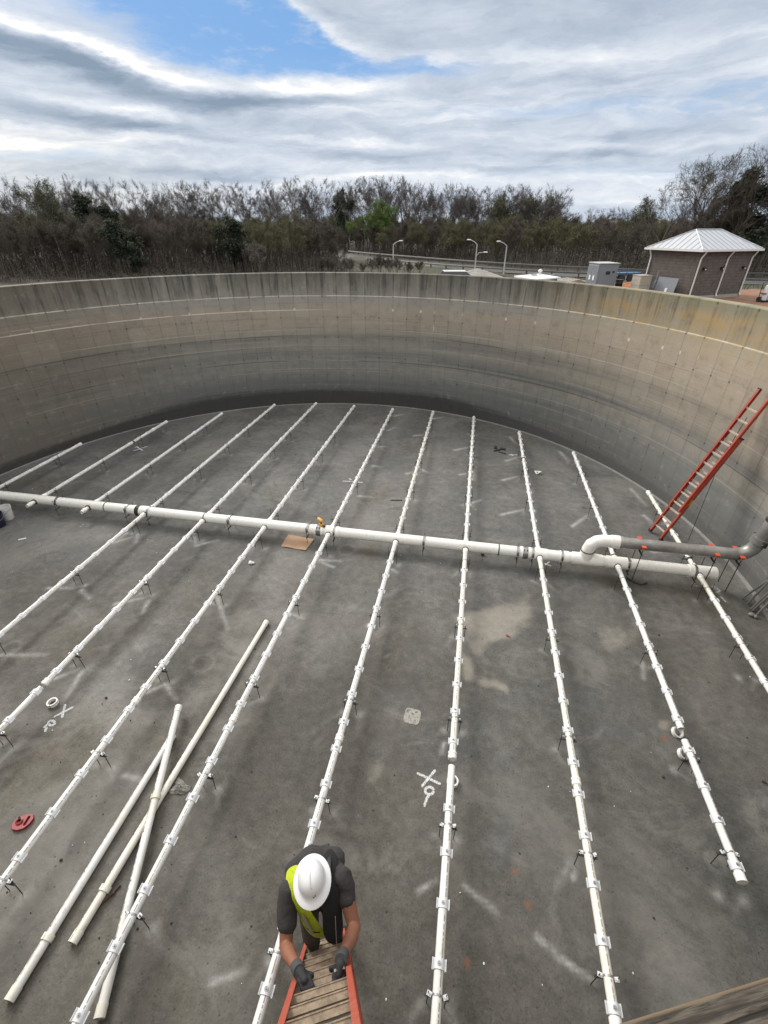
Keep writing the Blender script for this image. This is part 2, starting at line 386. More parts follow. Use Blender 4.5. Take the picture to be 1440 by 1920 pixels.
def timber_fn(t):
    x, y, z = t.xyz(t.obj()); g = t.noise(t.vec(x*2.6, y*60.0, z*60.0), 1.0, 7, .72, .6); b = t.noise(t.vec(x*2.0, y*9.0, z*9.0), 1.0, 4, .6)
    c = t.mix(t.ss(g, .38, .62), (.017, .013, .010), (.105, .088, .069))
    c = t.mix(t.ss(b, .54, .68)*.7, c, (.022, .016, .012))
    ck = t.ss(t.m('ABSOLUTE', y+.075+(t.noise(t.vec(x*1.3, 0.0, 0.0), 1.0, 3)-.5)*.05), .008, .003)
    c = t.mix(ck*.95, c, (.012, .010, .008))
    ck2 = t.ss(t.noise(t.vec(x*.9, y*38.0, 3.0), 1.0, 3, .5), .66, .72)
    c = t.mix(ck2*.7, c, (.03, .022, .016))
    ed = t.ss(y, -.012, -.005)
    c = t.mix(ed*.75, c, (.15, .108, .066))
    return {'Base Color': c, 'Roughness': .85, 'bump': (g-ck*2.0-ck2, .5, .006)}
M_TIMBER = material('weathered_timber', timber_fn)

# ------------------------------------------------------------------ world and light
SUN_AZ, SUN_EL = -52.0, 36.0
w = bpy.data.worlds.new('World'); S.world = w; w.use_nodes = True
t = T(w.node_tree); bg = t.n['Background']
sky = t.n.new('ShaderNodeTexSky'); sky.sky_type = 'NISHITA'; sky.sun_disc = False
sky.sun_elevation = R_(SUN_EL); sky.sun_rotation = R_(SUN_AZ); sky.altitude = 200
sky.air_density = 1.0; sky.dust_density = .6; sky.ozone_density = 1.6
SKY = V(t, sky.outputs[0])
dv = V(t, t.n.new('ShaderNodeTexCoord').outputs['Generated'])
dx, dy, dz = t.xyz(dv)
az0 = t.m('ARCTAN2', dx, dy)*57.2958
el0 = t.m('ARCSINE', t.m('MAXIMUM', dz, 0.0))*57.2958
wv = t.vec(az0*.045, el0*.16, 0.0)
w1 = t.noise(wv, 2.2, 7, .62); w2 = t.noise(t.vec(az0*.045+7.3, el0*.16, 4.0), 2.2, 7, .62)
az = az0+(w1-.5)*9.0; el = el0+(w2-.5)*2.6
def gauss(a, e, ca, ce, sa, se, slope=0.0):
    A = (a-ca)/sa; Eo = (e-ce-(a-ca)*slope)/se
    return t.m('EXPONENT', (A*A+Eo*Eo)*-1.0)
ns_ = t.noise(t.vec(az*.050, el*.40, 1.0), 1.0, 7, .60, .5); nf_ = t.noise(t.vec(az*.15, el*.62, 6.0), 1.0, 7, .62); ng_ = t.noise(t.vec(az0*.42, el0*1.25, 3.0), 1.0, 5, .6)
LUM = .70+(ns_-.5)*1.40*t.ss(el, 15.5, 9.0)+(nf_-.5)*.62+(ng_-.5)*.14
er = 11.35+2.5*t.ss(az, -28.0, -42.5)                                 # the long ridge falling from the left
xr = el-er; ml = t.ss(az, -6.0, -17.0)
LUM = LUM+(.34*t.m('EXPONENT', ((xr+.35)/.50)*((xr+.35)/.50)*-1.0)-.50*t.m('EXPONENT', ((xr+1.75)/.85)*((xr+1.75)/.85)*-1.0)*t.ss(az, -14.0, -26.0)-.16*t.m('EXPONENT', ((xr+1.2)/.5)*((xr+1.2)/.5)*-1.0))*ml
eb = 12.1+5.2*t.ss(az, -11.0, -23.5)                                  # lower edge of the big cloud at the upper right
B = t.ss(el-eb+(nf_-.5)*1.6, -.35, .75)
LUM = LUM+B*t.ss(el-eb, 1.6, .2)*.12-B*t.ss(el-eb, .3, 2.2)*.13-.14*t.m('EXPONENT', ((el-11.0)/.9)*((el-11.0)/.9)*-1.0)*t.ss(az, -12.0, -2.0)*t.ss(az, 16.0, 6.0)
for ca, ce, sa, se, k_, sl in ((-35, 7.75, 8, .55, -.38, -.05), (-36, 8.75, 8, .42, .22, -.05), (-15, 6.25, 10, .55, -.26, -.015), (-14, 7.2, 9, .4, .14, -.02), (-29, 4.6, 12, .45, -.22, 0.0), (-43, 6.0, 6, .35, .25, -.05), (9, 7.25, 8, .42, -.16, .0), (11.2, 5.75, 3.6, .32, -.22, .0), (10.5, 6.45, 3.0, .34, .20, .0), (2, 5.0, 14, .5, -.08, 0.0)):
    LUM = LUM+k_*gauss(az, el, ca, ce, sa, se, sl)
side = t.ss(az0, 22.0, -40.0)
LUM = t.sat(LUM-(1.0-side)*.07)
cc = t.ramp(LUM, [(.12, (.24, .315, .41)), (.42, (.405, .475, .575)), (.66, (.575, .635, .725)), (.86, (.765, .80, .85)), (1.0, (1.0, .985, .955))])
cc = t.mix(t.ss(az0, -22.0, -42.0)*t.ss(el0, 9.5, 4.0)*.8, cc, t.mix(1.0, cc, (1.12, 1.06, .97), 'MULTIPLY'))
gap = t.ss(xr+(nf_-.5)*1.3, -.10, .75)*(1.0-B)*t.ss(az+(nf_-.5)*5.0, -1.0, -7.5)*(1.0-.85*t.ss(az+(el-14.0)*1.5+(nf_-.5)*10.0, -30.5, -37.0))
gap = t.sat(gap+.34*gauss(az, el, 17.5, 8.9, 8.0, 1.0, 0.0)*t.ss(nf_, .62, .40)*1.6+.45*gauss(az, el, -40.0, 5.3, 5.0, .35, 0.0)+.35*gauss(az, el, 4.0, 9.2, 9.0, .35, 0.0)+.30*gauss(az, el, 14.0, 4.4, 9.0, .5, 0.0))
wisp = t.ss(ng_*.5+nf_*.5, .50, .68)*.35
blue = t.mix(t.ss(el0, 3.0, 14.5), (.50, .67, .86), (.19, .40, .76))
skyc = t.mix(.88, SKY, t.mix(1.0, blue, (6.9, 6.9, 6.9), 'MULTIPLY'))
cl = t.mix(1.0, cc, (7.6, 7.6, 7.6), 'MULTIPLY')
vis = t.mix(t.sat(gap*(1.0-wisp)), cl, skyc)
# above the frame the broken overcast, made brighter and warmer to light the tank
hi = t.ss(el0, 17.0, 26.0)
over = t.mix(t.ss(t.noise(dv, 2.4, 6, .6), .32, .52), skyc, (12.4, 12.0, 11.3))
t.put(t.mix(hi, vis, over), bg.inputs['Color']); bg.inputs['Strength'].default_value = .105
sd = bpy.data.lights.new('sun', 'SUN'); so = bpy.data.objects.new('sun', sd); C.objects.link(so)
sd.energy = 2.3; sd.angle = R_(23); sd.color = (1, .95, .88)
sv = Vector((math.sin(R_(SUN_AZ))*math.cos(R_(SUN_EL)), math.cos(R_(SUN_AZ))*math.cos(R_(SUN_EL)), math.sin(R_(SUN_EL))))
so.rotation_euler = sv.to_track_quat('Z', 'Y').to_euler(); so.location = (-30, 20, 60)
S.view_settings.view_transform = 'Standard'; S.view_settings.look = 'None'; S.view_settings.exposure = 0.48; S.view_settings.gamma = 1
S.cycles.max_bounces = 6; S.cycles.transparent_max_bounces = 12


# ------------------------------------------------------------------ tank floor
LX = [-12.69, -11.07, -9.45, -7.82, -6.2, -4.57, -2.955, -1.335, .265, 1.885, 3.505, 5.11]
FAR_END = [12.05, 14.48, 15.68, 17.03, 17.53, 17.5, 17.42, 17.41, 17.11, 15.84, 14.4, 12.08]
HY = 8.63; PZ = .325
SUP_NEAR = [8.07, 6.13, 4.24, 2.79, 1.31]; SUP_FAR = [9.13, 11.02, 12.87, 14.35, 16.2]
rg = random.Random(3)
DUST = [((237,1000),(213,1018)),((210,1018),(248,1007)),((258,1002),(255,1017)),((363,998),(367,1023)),((367,1023),(407,1013)),((90,1103),(137,1102)),((153,1107),(167,1122)),
((217,1132),(273,1120)),((278,1127),(267,1150)),((407,1120),(427,1180)),((403,1112),(415,1140)),((3,1228),(85,1228)),((100,1273),(147,1255)),((153,1260),(125,1307)),
((277,1297),(310,1283)),((310,1283),(330,1312)),((233,1453),(267,1463)),((833,1393),(828,1413)),((784,1671),(818,1651)),((871,1661),(930,1710)),((1007,1756),(1051,1797)),((1051,1797),(1114,1841)),
((1075,1646),(1080,1622)),((397,1843),(460,1820)),((1205,1243),(1207,1273)),((710,838),(725,837)),((697,873),(712,875)),((673,930),(695,932)),((728,807),(740,801)),((740,780),(757,777)),
((777,817),(795,815)),((763,888),(775,885)),((790,880),(803,887)),((813,785),(830,782)),((853,844),(878,839)),((863,890),(877,887)),((885,883),(888,900)),((883,943),(903,937)),((943,900),(972,893)),
((940,965),(983,955)),((1073,987),(1103,965)),((1183,917),(1212,948)),((1207,967),(1227,982)),((1050,847),(1067,867)),((957,820),(967,832)),((949,864),(972,857)),((1223,1035),(1253,1033)),
((1338,1100),(1362,1128)),((600,1050),(640,1052)),((625,1063),(600,1053)),((735,1068),(745,1073)),((548,1152),(570,1160))]
dsegs = []
for a, b in DUST:
    p, q = hit(*a), hit(*b); dsegs.append((p.x, p.y, q.x, q.y, .026+.0022*p.length, 1.0))
for i, x in enumerate(LX):
    for y in (SUP_NEAR if i > 2 else [])+SUP_FAR:
        if y > FAR_END[i]: continue
        for s in (-1, 1):
            a = rg.uniform(-2.6, -.5); L = rg.uniform(.1, .38); k = rg.uniform(.15, .55)
            dsegs.append((x+s*.13, y, x+s*.13+math.cos(a)*L, y+math.sin(a)*L, .034, k))
            dsegs.append((x+s*.13, y, x+s*.13+.02, y+.03, .06, rg.uniform(.35, .8)))
for q, r in (((620,868),.13),((840,885),.13),((423,852),.12),((380,1243),.20),((1343,1617),.10),((20,1215),.16),((545,1170),.12),((650,1030),.2)):
    p = hit(*q)
    for k in range(9):
        a = k*.75; dsegs.append((p.x+r*math.cos(a), p.y+r*math.sin(a), p.x+r*math.cos(a+.6), p.y+r*math.sin(a+.6), .035, .26))
PALE = [((905,1165),.42,.8),((955,1150),.40,.8),((1000,1160),.35,.6),((975,1200),.36,.8),((930,1230),.36,.85),((905,1290),.2,.8),((945,1300),.2,.85),((870,1260),.24,.5),((1010,1130),.35,.45),((850,1250),.28,.55),
  ((1150,1165),.35,.45),((1185,1185),.3,.42),((690,1390),.24,.5),((685,1430),.18,.45),((1242,1376),.17,.85),((1270,1385),.1,.55),((590,1130),.3,.38),((40,1200),.3,.4),((705,1225),.13,.6),((660,1265),.12,.5),((1185,1328),.22,.36),
  ((620,1600),.35,.28),((470,1050),.5,.25),((300,1160),.6,.22),((90,1150),.5,.25)]
DARKS = [((944,1671),.22,.75),((1245,1310),.16,.7),((1230,1320),.10,.7),((1278,1452),.12,.8),((720,1290),.5,.55),((1100,930),.09,.9),((1095,952),.1,.9),((1100,975),.08,.7),((165,1540),.4,.3),((520,1400),.5,.35),((1250,1600),.7,.4),((1320,1500),.5,.35),
  ((560,1230),.5,.4),((1180,1080),.7,.55),((1320,1150),.5,.55),((960,1080),.4,.4),((300,1000),.5,.3),((1130,1700),.6,.45),((1000,1480),.5,.35),((640,1440),.4,.3),((1385,1120),.35,.8),((180,1420),.5,.3)]
RUSTS = [((964,1634),.06,.8),((990,1697),.09,.7),((876,1804),.055,.95),((1245,1385),.08,.8),((1150,1160),.3,.35),((800,930),.05,.7),((845,908),.06,.7),((560,1590),.2,.3),((840,1850),.25,.4)]
for i, x in enumerate(LX):       # grime plus soft pipe shadow, painted dark to the right of the laterals
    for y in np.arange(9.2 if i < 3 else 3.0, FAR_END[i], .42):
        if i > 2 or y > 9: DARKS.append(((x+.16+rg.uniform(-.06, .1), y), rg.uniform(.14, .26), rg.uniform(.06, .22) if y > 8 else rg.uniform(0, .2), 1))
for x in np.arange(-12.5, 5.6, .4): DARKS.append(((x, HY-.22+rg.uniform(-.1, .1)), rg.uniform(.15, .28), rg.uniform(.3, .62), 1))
G = .036; N = int(2*(RAD+.15)/G)
xs = CX-RAD-.15+np.arange(N+1)*G; ys = CY-RAD-.15+np.arange(N+1)*G
GX, GY = np.meshgrid(xs, ys); 
_w = np.random.RandomState(5)
def warp(amp):
    o_ = np.zeros_like(GX)
    for k in range(14):
        f = _w.uniform(1.2, 9.0); a_ = _w.uniform(0, 2*PI); o_ += np.sin(f*(GX*np.cos(a_)+GY*np.sin(a_))+_w.uniform(0, 6.3))*amp/f**.75
    return o_
WX, WY = GX+warp(.20), GY+warp(.20)
dust = np.zeros_like(GX); pale = np.zeros_like(GX); darkm = np.zeros_like(GX); rust = np.zeros_like(GX)
def win(x0, x1, y0, y1):
    a = max(0, int((x0-xs[0])/G)-1); b = min(N+1, int((x1-xs[0])/G)+3); c = max(0, int((y0-ys[0])/G)-1); d = min(N+1, int((y1-ys[0])/G)+3)
    return slice(c, max(c, d)), slice(a, max(a, b))
for (x0, y0, x1, y1, wd, k) in dsegs:
    s_ = win(min(x0, x1)-.3, max(x0, x1)+.3, min(y0, y1)-.3, max(y0, y1)+.3)
    X, Y = GX[s_], GY[s_]
    if X.size == 0: continue
    L2 = (x1-x0)**2+(y1-y0)**2+1e-9; tt = np.clip(((X-x0)*(x1-x0)+(Y-y0)*(y1-y0))/L2, 0, 1)
    d = np.hypot(X-x0-tt*(x1-x0), Y-y0-tt*(y1-y0)); dust[s_] = np.maximum(dust[s_], k*np.exp(-(d/wd)**2)*(1-.55*tt))
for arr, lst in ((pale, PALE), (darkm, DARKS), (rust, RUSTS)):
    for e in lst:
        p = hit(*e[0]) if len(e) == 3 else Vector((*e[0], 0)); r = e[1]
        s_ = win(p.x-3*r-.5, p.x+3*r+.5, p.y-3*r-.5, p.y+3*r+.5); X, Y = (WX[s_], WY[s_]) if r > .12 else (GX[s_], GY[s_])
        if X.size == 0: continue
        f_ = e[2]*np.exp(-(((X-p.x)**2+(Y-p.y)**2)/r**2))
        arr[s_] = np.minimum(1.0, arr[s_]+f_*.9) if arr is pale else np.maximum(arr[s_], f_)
me = bpy.data.meshes.new('tank_floor')
idx = np.arange((N+1)*(N+1)).reshape(N+1, N+1)
quads = np.stack([idx[:-1, :-1], idx[:-1, 1:], idx[1:, 1:], idx[1:, :-1]], -1).reshape(-1, 4)
rr = np.hypot(GX-CX, GY-CY).ravel(); quads = quads[(rr[quads] < RAD+.14).all(1)]
used = np.unique(quads); rem = -np.ones(rr.size, int); rem[used] = np.arange(used.size); quads = rem[quads]
me.vertices.add(used.size); me.vertices.foreach_set('co', np.stack([GX.ravel()[used], GY.ravel()[used], np.zeros(used.size)], -1).ravel())
me.loops.add(quads.size); me.loops.foreach_set('vertex_index', quads.ravel().astype(np.int32))
me.polygons.add(len(quads)); me.polygons.foreach_set('loop_start', np.arange(0, quads.size, 4, dtype=np.int32))
me.update(calc_edges=True)
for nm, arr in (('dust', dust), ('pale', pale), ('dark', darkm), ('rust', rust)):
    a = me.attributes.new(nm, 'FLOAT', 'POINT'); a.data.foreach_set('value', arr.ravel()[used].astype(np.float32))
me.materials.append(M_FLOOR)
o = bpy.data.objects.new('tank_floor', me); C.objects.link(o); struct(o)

# ------------------------------------------------------------------ tank wall (ring)
NS = 288; prof = [(RAD, -.3), (RAD, 1.0), (RAD, 2.6), (RAD, 4.255), (RAD+.004, 4.27), (RAD+.032, 4.285), (RAD+.035, 4.7), (RAD+.035, 5.045), (RAD+.05, 5.065), (RAD+.32, 5.065), (RAD+.335, 5.05), (RAD+.34, 1.0)]
bm = bmesh.new(); uvl = bm.loops.layers.uv.new('UVMap'); rows = []
for j in range(NS):
    a = R_(-100)+2*PI*j/NS; rows.append([bm.verts.new((CX+r*math.cos(a), CY+r*math.sin(a), z)) for r, z in prof])
for j in range(NS):
    for k in range(len(prof)-1):
        f = bm.faces.new((rows[j][k], rows[j][k+1], rows[(j+1) % NS][k+1], rows[(j+1) % NS][k])); f.smooth = True
        for lp, (jj, kk) in zip(f.loops, ((j, k), (j, k+1), (j+1, k+1), (j+1, k))): lp[uvl].uv = (RAD*2*PI*jj/NS, prof[kk][1])
bmesh.ops.recalc_face_normals(bm, faces=bm.faces)
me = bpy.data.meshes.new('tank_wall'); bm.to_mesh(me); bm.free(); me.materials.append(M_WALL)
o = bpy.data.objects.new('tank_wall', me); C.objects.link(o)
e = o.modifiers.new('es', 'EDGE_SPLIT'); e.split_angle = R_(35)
tag(o, 'round stained concrete tank wall enclosing the floor', 'tank wall')

# ------------------------------------------------------------------ terrain
ROADP = [(-70, 172), (-50, 143), (-32.3, 117), (-14.3, 97), (-.3, 82.4), (11.5, 74.9), (20.2, 70.9), (33, 67.9), (51, 65.5), (80, 63), (130, 60)]
def sm(x, a, b):
    t_ = min(1, max(0, (x-a)/(b-a))); return t_*t_*(3-2*t_)
def roadd(x, y):
    best = 1e9
    for (x0, y0), (x1, y1) in zip(ROADP, ROADP[1:]):
        L2 = (x1-x0)**2+(y1-y0)**2; tt = min(1, max(0, ((x-x0)*(x1-x0)+(y-y0)*(y1-y0))/L2))
        px_, py_ = x0+tt*(x1-x0), y0+tt*(y1-y0); d = math.hypot(x-px_, y-py_)
        if d < best: best = d; sgn = (x1-x0)*(y-y0)-(y1-y0)*(x-x0)
    return best if sgn > 0 else -best        # positive beyond the road
def terr(x, y):
    r = math.hypot(x, y); z = 2.0-sm(r, 47, 72)
    hil = sm(r, 165, 330)*7.0*(.8+.35*math.sin(x*.013+1)+.12*math.sin(x*.05+y*.03))
    return z+hil
def ground_fn(t):
    p = t.pos(); n = t.noise(p, .14, 6, .6); n2 = t.noise(p, 1.6, 6, .7); n3 = t.noise(p, .05, 4, .6)
    grass = t.mix(n2, (.020, .024, .011), (.055, .052, .027)); leaf = t.mix(n2, (.020, .017, .012), (.05, .041, .030))
    c = t.mix(t.ss(t.attr('leaf')+(n-.5)*.5, .35, .65), grass, leaf)
    c = t.mix(t.ss(t.attr('gravel')+(n-.5)*.6, .35, .65), c, t.mix(n2, (.19, .175, .155), (.30, .285, .26)))
    c = t.mix(t.ss(t.attr('dirt')+(n-.5)*.7, .35, .6), c, t.mix(t.ss(n2, .3, .7), (.15, .068, .036), (.24, .135, .082)))
    c = t.mix(t.ss(t.attr('wood')+(n3-.5)*.2, .3, .7), c, t.mix(n2, (.022, .020, .016), (.05, .045, .03)))
    return {'Base Color': c, 'Roughness': .95, 'bump': (n2, .6, .05)}
M_GROUND = material('grass_dirt_ground', ground_fn)
radii = [RAD+.33, RAD+1.2, RAD+2.5, RAD+4, 17, 20, 23, 26, 29, 32, 35, 38, 41, 44, 47, 50, 53, 57, 61, 65, 70, 76, 82, 88, 95, 102, 110, 120, 135, 150, 170, 190, 215, 245, 280, 330, 400, 520, 700, 1100, 2200]
NA = 240; vs = []; at = {k: [] for k in ('leaf', 'gravel', 'dirt', 'wood')}
for r in radii:
    for j in range(NA):
        a = 2*PI*j/NA; x, y = CX+r*math.cos(a), CY+r*math.sin(a); D = math.hypot(x, y); bj = rg.uniform(-1, 1)
        hz = terr(x, y)+(bj*2.2 if D > 170 else (bj*.12 if D > 60 else 0)); vs.append((x, y, hz))
        rd = roadd(x, y); azd = math.degrees(math.atan2(x, y))
        at['leaf'].append(1.0 if (rd > 6 or (azd < -15.8 and D > 55)) else .35 if D > 60 else 0.1)
        at['gravel'].append(.4 if abs(rd) < 5 else (.7 if D < 50 and -8 < azd < 14 else 0))
        at['dirt'].append(.95 if (D < 62 and azd > 10) else 0)
        at['wood'].append(sm(D, 125, 170))
fs = [(i*NA+j, i*NA+(j+1) % NA, (i+1)*NA+(j+1) % NA, (i+1)*NA+j) for i in range(len(radii)-1) for j in range(NA)]
me = bpy.data.meshes.new('ground'); me.from_pydata(vs, [], fs); me.update()
for k, v in at.items(): me.attributes.new(k, 'FLOAT', 'POINT').data.foreach_set('value', v)
me.polygons.foreach_set('use_smooth', [True]*len(me.polygons)); me.materials.append(M_GROUND)
o = bpy.data.objects.new('ground', me); C.objects.link(o); struct(o)
# road
M_ROAD = material('worn_asphalt', col=(.050, .050, .048), rough=.85, var=.12, scale=.8, bump=.2)
M_LINE = material('road_paint', col=(.25, .25, .23), rough=.8)
def resample(pts, step):
    out = []
    for (a, b) in zip(pts, pts[1:]):
        a, b = Vector((*a, 0)), Vector((*b, 0)); n = max(1, int((b-a).length/step))
        for i in range(n): out.append(a.lerp(b, i/n))
    out.append(Vector((*pts[-1], 0)))
    for _ in range(6): out = [out[0]]+[(out[i-1]+out[i]*2+out[i+1])/4 for i in range(1, len(out)-1)]+[out[-1]]
    return out
RP = resample(ROADP, 3.0)
def strip(name, pts, o0, o1, dz, m):
    mb = MB(); prev = None
    for i, p in enumerate(pts):
        d = (pts[min(i+1, len(pts)-1)]-pts[max(i-1, 0)]).normalized(); n = Vector((-d.y, d.x, 0)); a, b = p+n*o0, p+n*o1
        z = max(terr(p.x, p.y), terr(a.x, a.y), terr(b.x, b.y)); a.z = b.z = z+dz
        if prev: mb.quad(prev[0], a, b, prev[1])
        prev = (a, b)
    return mb.build(name, m)
struct(strip('road', RP, -3.6, 3.6, .06, M_ROAD))
struct(strip('road_edge_line', RP, -3.3, -3.15, .066, M_LINE)); struct(strip('road_centre_line', RP, -.07, .07, .066, M_LINE))
# guardrail along the near side of the road
M_GALV = material('galvanised_steel', col=(.10, .103, .10), rough=.6, metal=.4, scale=4)
M_POST = material('guardrail_post', col=(.10, .075, .055), rough=.8, scale=5)
def guardrail(off, i0, i1, label):
    pts = resample([(p.x, p.y) for p in RP[i0:i1]], 1.9)
    root = thing('guardrail', label, 'guardrail', (pts[0].x, pts[0].y, terr(pts[0].x, pts[0].y)))
    mb = MB(); prev = None; n_p = 0
    for i, p in enumerate(pts):
        d = (pts[min(i+1, len(pts)-1)]-pts[max(i-1, 0)]).normalized(); n = Vector((-d.y, d.x, 0)); q = p+n*off; z = terr(q.x, q.y)
        sec = [q+Vector((0, 0, z+h))-n*e for h, e in ((.47, 0), (.52, .06), (.58, .02), (.64, .06), (.70, 0))]
        if prev:
            for a in range(4): mb.quad(prev[a], sec[a], sec[a+1], prev[a+1])
        prev = sec
        if seen(q+Vector((0, 0, z+.5)), 30) and n_p < 80:
            pb = MB(); pb.box(q+n*.10+Vector((0, 0, z+.36)), (.15, .2, .76), d, n); pb.build('post', M_POST, root); n_p += 1
    mb.build('rail', M_GALV, root)
n_rp = len(RP)
guardrail(-5.0, int(n_rp*.36), int(n_rp*.80), 'long galvanised guardrail with dark posts along the near side of the road')
guardrail(5.2, int(n_rp*.24), int(n_rp*.86), 'long grey guardrail along the far side of the road against the woods')

# ------------------------------------------------------------------ pipework on the tank floor
ORD = ['first', 'second', 'third', 'fourth', 'fifth', 'sixth', 'seventh', 'eighth', 'ninth', 'tenth', 'eleventh', 'twelfth']
LR = .0465
# saddle over the pipe: curved plate with two flat ears (mesh local: pipe axis along y, origin on the axis)
def saddle_mesh():
    mb = MB(); n = 10; h = .042; ri, ro = LR+.001, LR+.009
    for y in (-h, h):
        pass
    ring = []
    for k in range(n+1):
        a = PI*k/n; ring.append((math.cos(a), math.sin(a)))
    for k in range(n):
        (c0, s0), (c1, s1) = ring[k], ring[k+1]
        P = lambda r, c, s, y: (r*c, y, r*s)
        mb.quad(P(ro, c0, s0, -h), P(ro, c0, s0, h), P(ro, c1, s1, h), P(ro, c1, s1, -h))
        mb.quad(P(ri, c0, s0, -h), P(ro, c0, s0, -h), P(ro, c1, s1, -h), P(ri, c1, s1, -h))
        mb.quad(P(ri, c0, s0, h), P(ri, c1, s1, h), P(ro, c1, s1, h), P(ro, c0, s0, h))
    for s in (-1, 1): mb.box((s*(ro+.005), 0, .004), (.014, 2*h+.008, .010)); mb.box((s*(ro+.0125), 0, .010), (.005, 2*h+.008, .024))
    return mb.mesh('saddle_clamp')
def bolt_mesh():
    mb = MB(); mb.lathe([(.019, 0), (.019, .006), (.011, .006), (.011, .002), (.007, .002), (.007, .016), (0, .016)], (0, 0, LR+.007), 12); return mb.mesh('bolt')
ME_SAD = saddle_mesh(); ME_SAD.materials.append(M_SADDLE); ME_BOLT = bolt_mesh(); ME_BOLT.materials.append(M_ZINC)
for p in ME_SAD.polygons: p.use_smooth = False
mb = MB(); mb.path([(0, -.0, 0), (0, .01, 0), (0, .01, 0), (0, .055, 0), (0, .055, 0), (0, .075, 0), (0, .075, 0), (0, .10, 0)], [LR+.004, LR+.004, LR+.013, LR+.013, LR+.007, LR+.007, LR+.014, LR+.014], 20); ME_BELL = mb.mesh('coupling'); ME_BELL.materials.append(M_FIT)
mb = MB(); mb.path([(0, -.03, 0), (0, .03, 0)], LR+.008, 20); ME_DARK = mb.mesh('dark_joint'); ME_DARK.materials.append(M_RUBBER)
mb = MB(); mb.path([(0, -.035, 0), (0, -.035, 0), (0, .05, 0), (0, .05, 0), (0, .06, 0)], [0.001, LR+.010, LR+.010, LR+.004, LR], 20); ME_CAP = mb.mesh('end_cap'); ME_CAP.materials.append(M_FIT)
mb = MB(); mb.path([(0, 0, 0), (0, .07, 0), (0, .07, 0), (0, .12, 0)], [LR+.014, LR+.014, LR+.007, LR+.007], 20); ME_COL = mb.mesh('branch_collar'); ME_COL.materials.append(M_FIT)
mb = MB(); mb.path([(0, 0, 0), (0, .018, 0)], LR+.024, 22); ME_GASK = mb.mesh('gasket'); ME_GASK.materials.append(M_RUBBER)
cnt = 0
def lateral(i, y0, y1, label, group, old=False, cap_far=False, cap_near=False, open_near=False, dark_at=(), bell_at=(), collar=None, dx0=0.0, dx1=0.0):
    """one straight lateral from y0 to y1 (y1>y0)"""
    global cnt
    yb = (y0+y1)/2
    root = thing('lateral_pipe', label, 'pipe', (LX[i], yb, PZ), math.atan2(-(dx1-dx0), y1-y0), group)
    m = M_PVC_OLD if old else M_PVC
    h = (y1-y0)/2; mb = MB(); mb.hollow((0, -h, 0), (0, h, 0), LR, LR-.007, 20)
    o = mb.build('pipe', m, None, True, fix=False); o.parent = root
    ys = []
    for k in range(40):
        for y in (3.87+.483*k, 3.46-.483*k) if y0 < HY-1 else (13.39-.483*k, 13.80+.483*k):
            if y0+.06 < y < y1-.06: ys.append(y)
    ys = [y for y in ys if abs(y-HY) > .42]
    for y in ys:
        if any(abs(y-b) < .1 for b in bell_at): continue
        s = inst('saddle_clamp', ME_SAD, root, (0, y-yb, 0), Matrix.Translation((0, y-yb, 0)) @ Matrix.Rotation(rg.uniform(-.12, .12), 4, 'Y'))
        inst('bolt', ME_BOLT, s)
    for y in bell_at: inst('coupling', ME_BELL, root, (0, y-yb, 0))
    for y in dark_at: inst('rubber_joint', ME_DARK, root, (0, y-yb, 0))
    if cap_far: inst('end_cap', ME_CAP, root, M=Matrix.Translation((0, h, 0)) @ Matrix.Rotation(PI, 4, 'Z'))
    if cap_near: inst('end_cap', ME_CAP, root, (0, -h, 0))
    if collar == 'near': inst('branch_collar', ME_COL, root, M=Matrix.Translation((0, HY-.135-yb, 0)) @ Matrix.Rotation(PI, 4, 'Z')); inst('gasket', ME_GASK, root, M=Matrix.Translation((0, HY-.122-yb, 0)) @ Matrix.Rotation(PI, 4, 'Z'))
    if collar == 'far': inst('branch_collar', ME_COL, root, (0, HY+.135-yb, 0))
    return root
for i in range(12):
    dk = {1: (12.55,), 9: (13.66,), 10: (8.86,), 11: (9.05,)}.get(i, ())
    bl = () if i == 9 else ((13.62,) if FAR_END[i] > 14 else ())
    lateral(i, HY+.10, FAR_END[i], '%s white lateral pipe from the left beyond the thick header pipe' % ORD[i], 'lateral pipes beyond the header', cap_far=True, dark_at=dk, bell_at=bl, collar='far', old=i in (7, 11))
for i in range(3, 12):
    yn = 2*HY-FAR_END[i]; lab = '%s white lateral pipe from the left on the near side of the header' % ORD[i]
    if i in (4, 8, 10):
        gap = {4: (3.555, 3.60), 8: (3.52, 3.61), 10: (4.50, 4.68)}[i]
        lateral(i, gap[1], HY-.10, lab+', cut open', 'lateral pipes on the near side', collar='near', old=i == 8, bell_at=(gap[1],) if i != 10 else ())
        lateral(i, max(yn, -.6), gap[0], {4: 'loose outer length of white pipe lined up with the fifth lateral from the left', 8: 'outer length of white pipe separated by a gap from the ninth lateral',
            10: 'short loose length of white pipe ahead of the open end of the eleventh lateral'}[i], 'outer lateral lengths', cap_near=i != 4, dx0=.03 if i == 10 else 0)
    else:
        lateral(i, max(yn, -.6), HY-.10, lab, 'lateral pipes on the near side', collar='near', old=i in (11, 9), bell_at=(3.56,), cap_near=True)

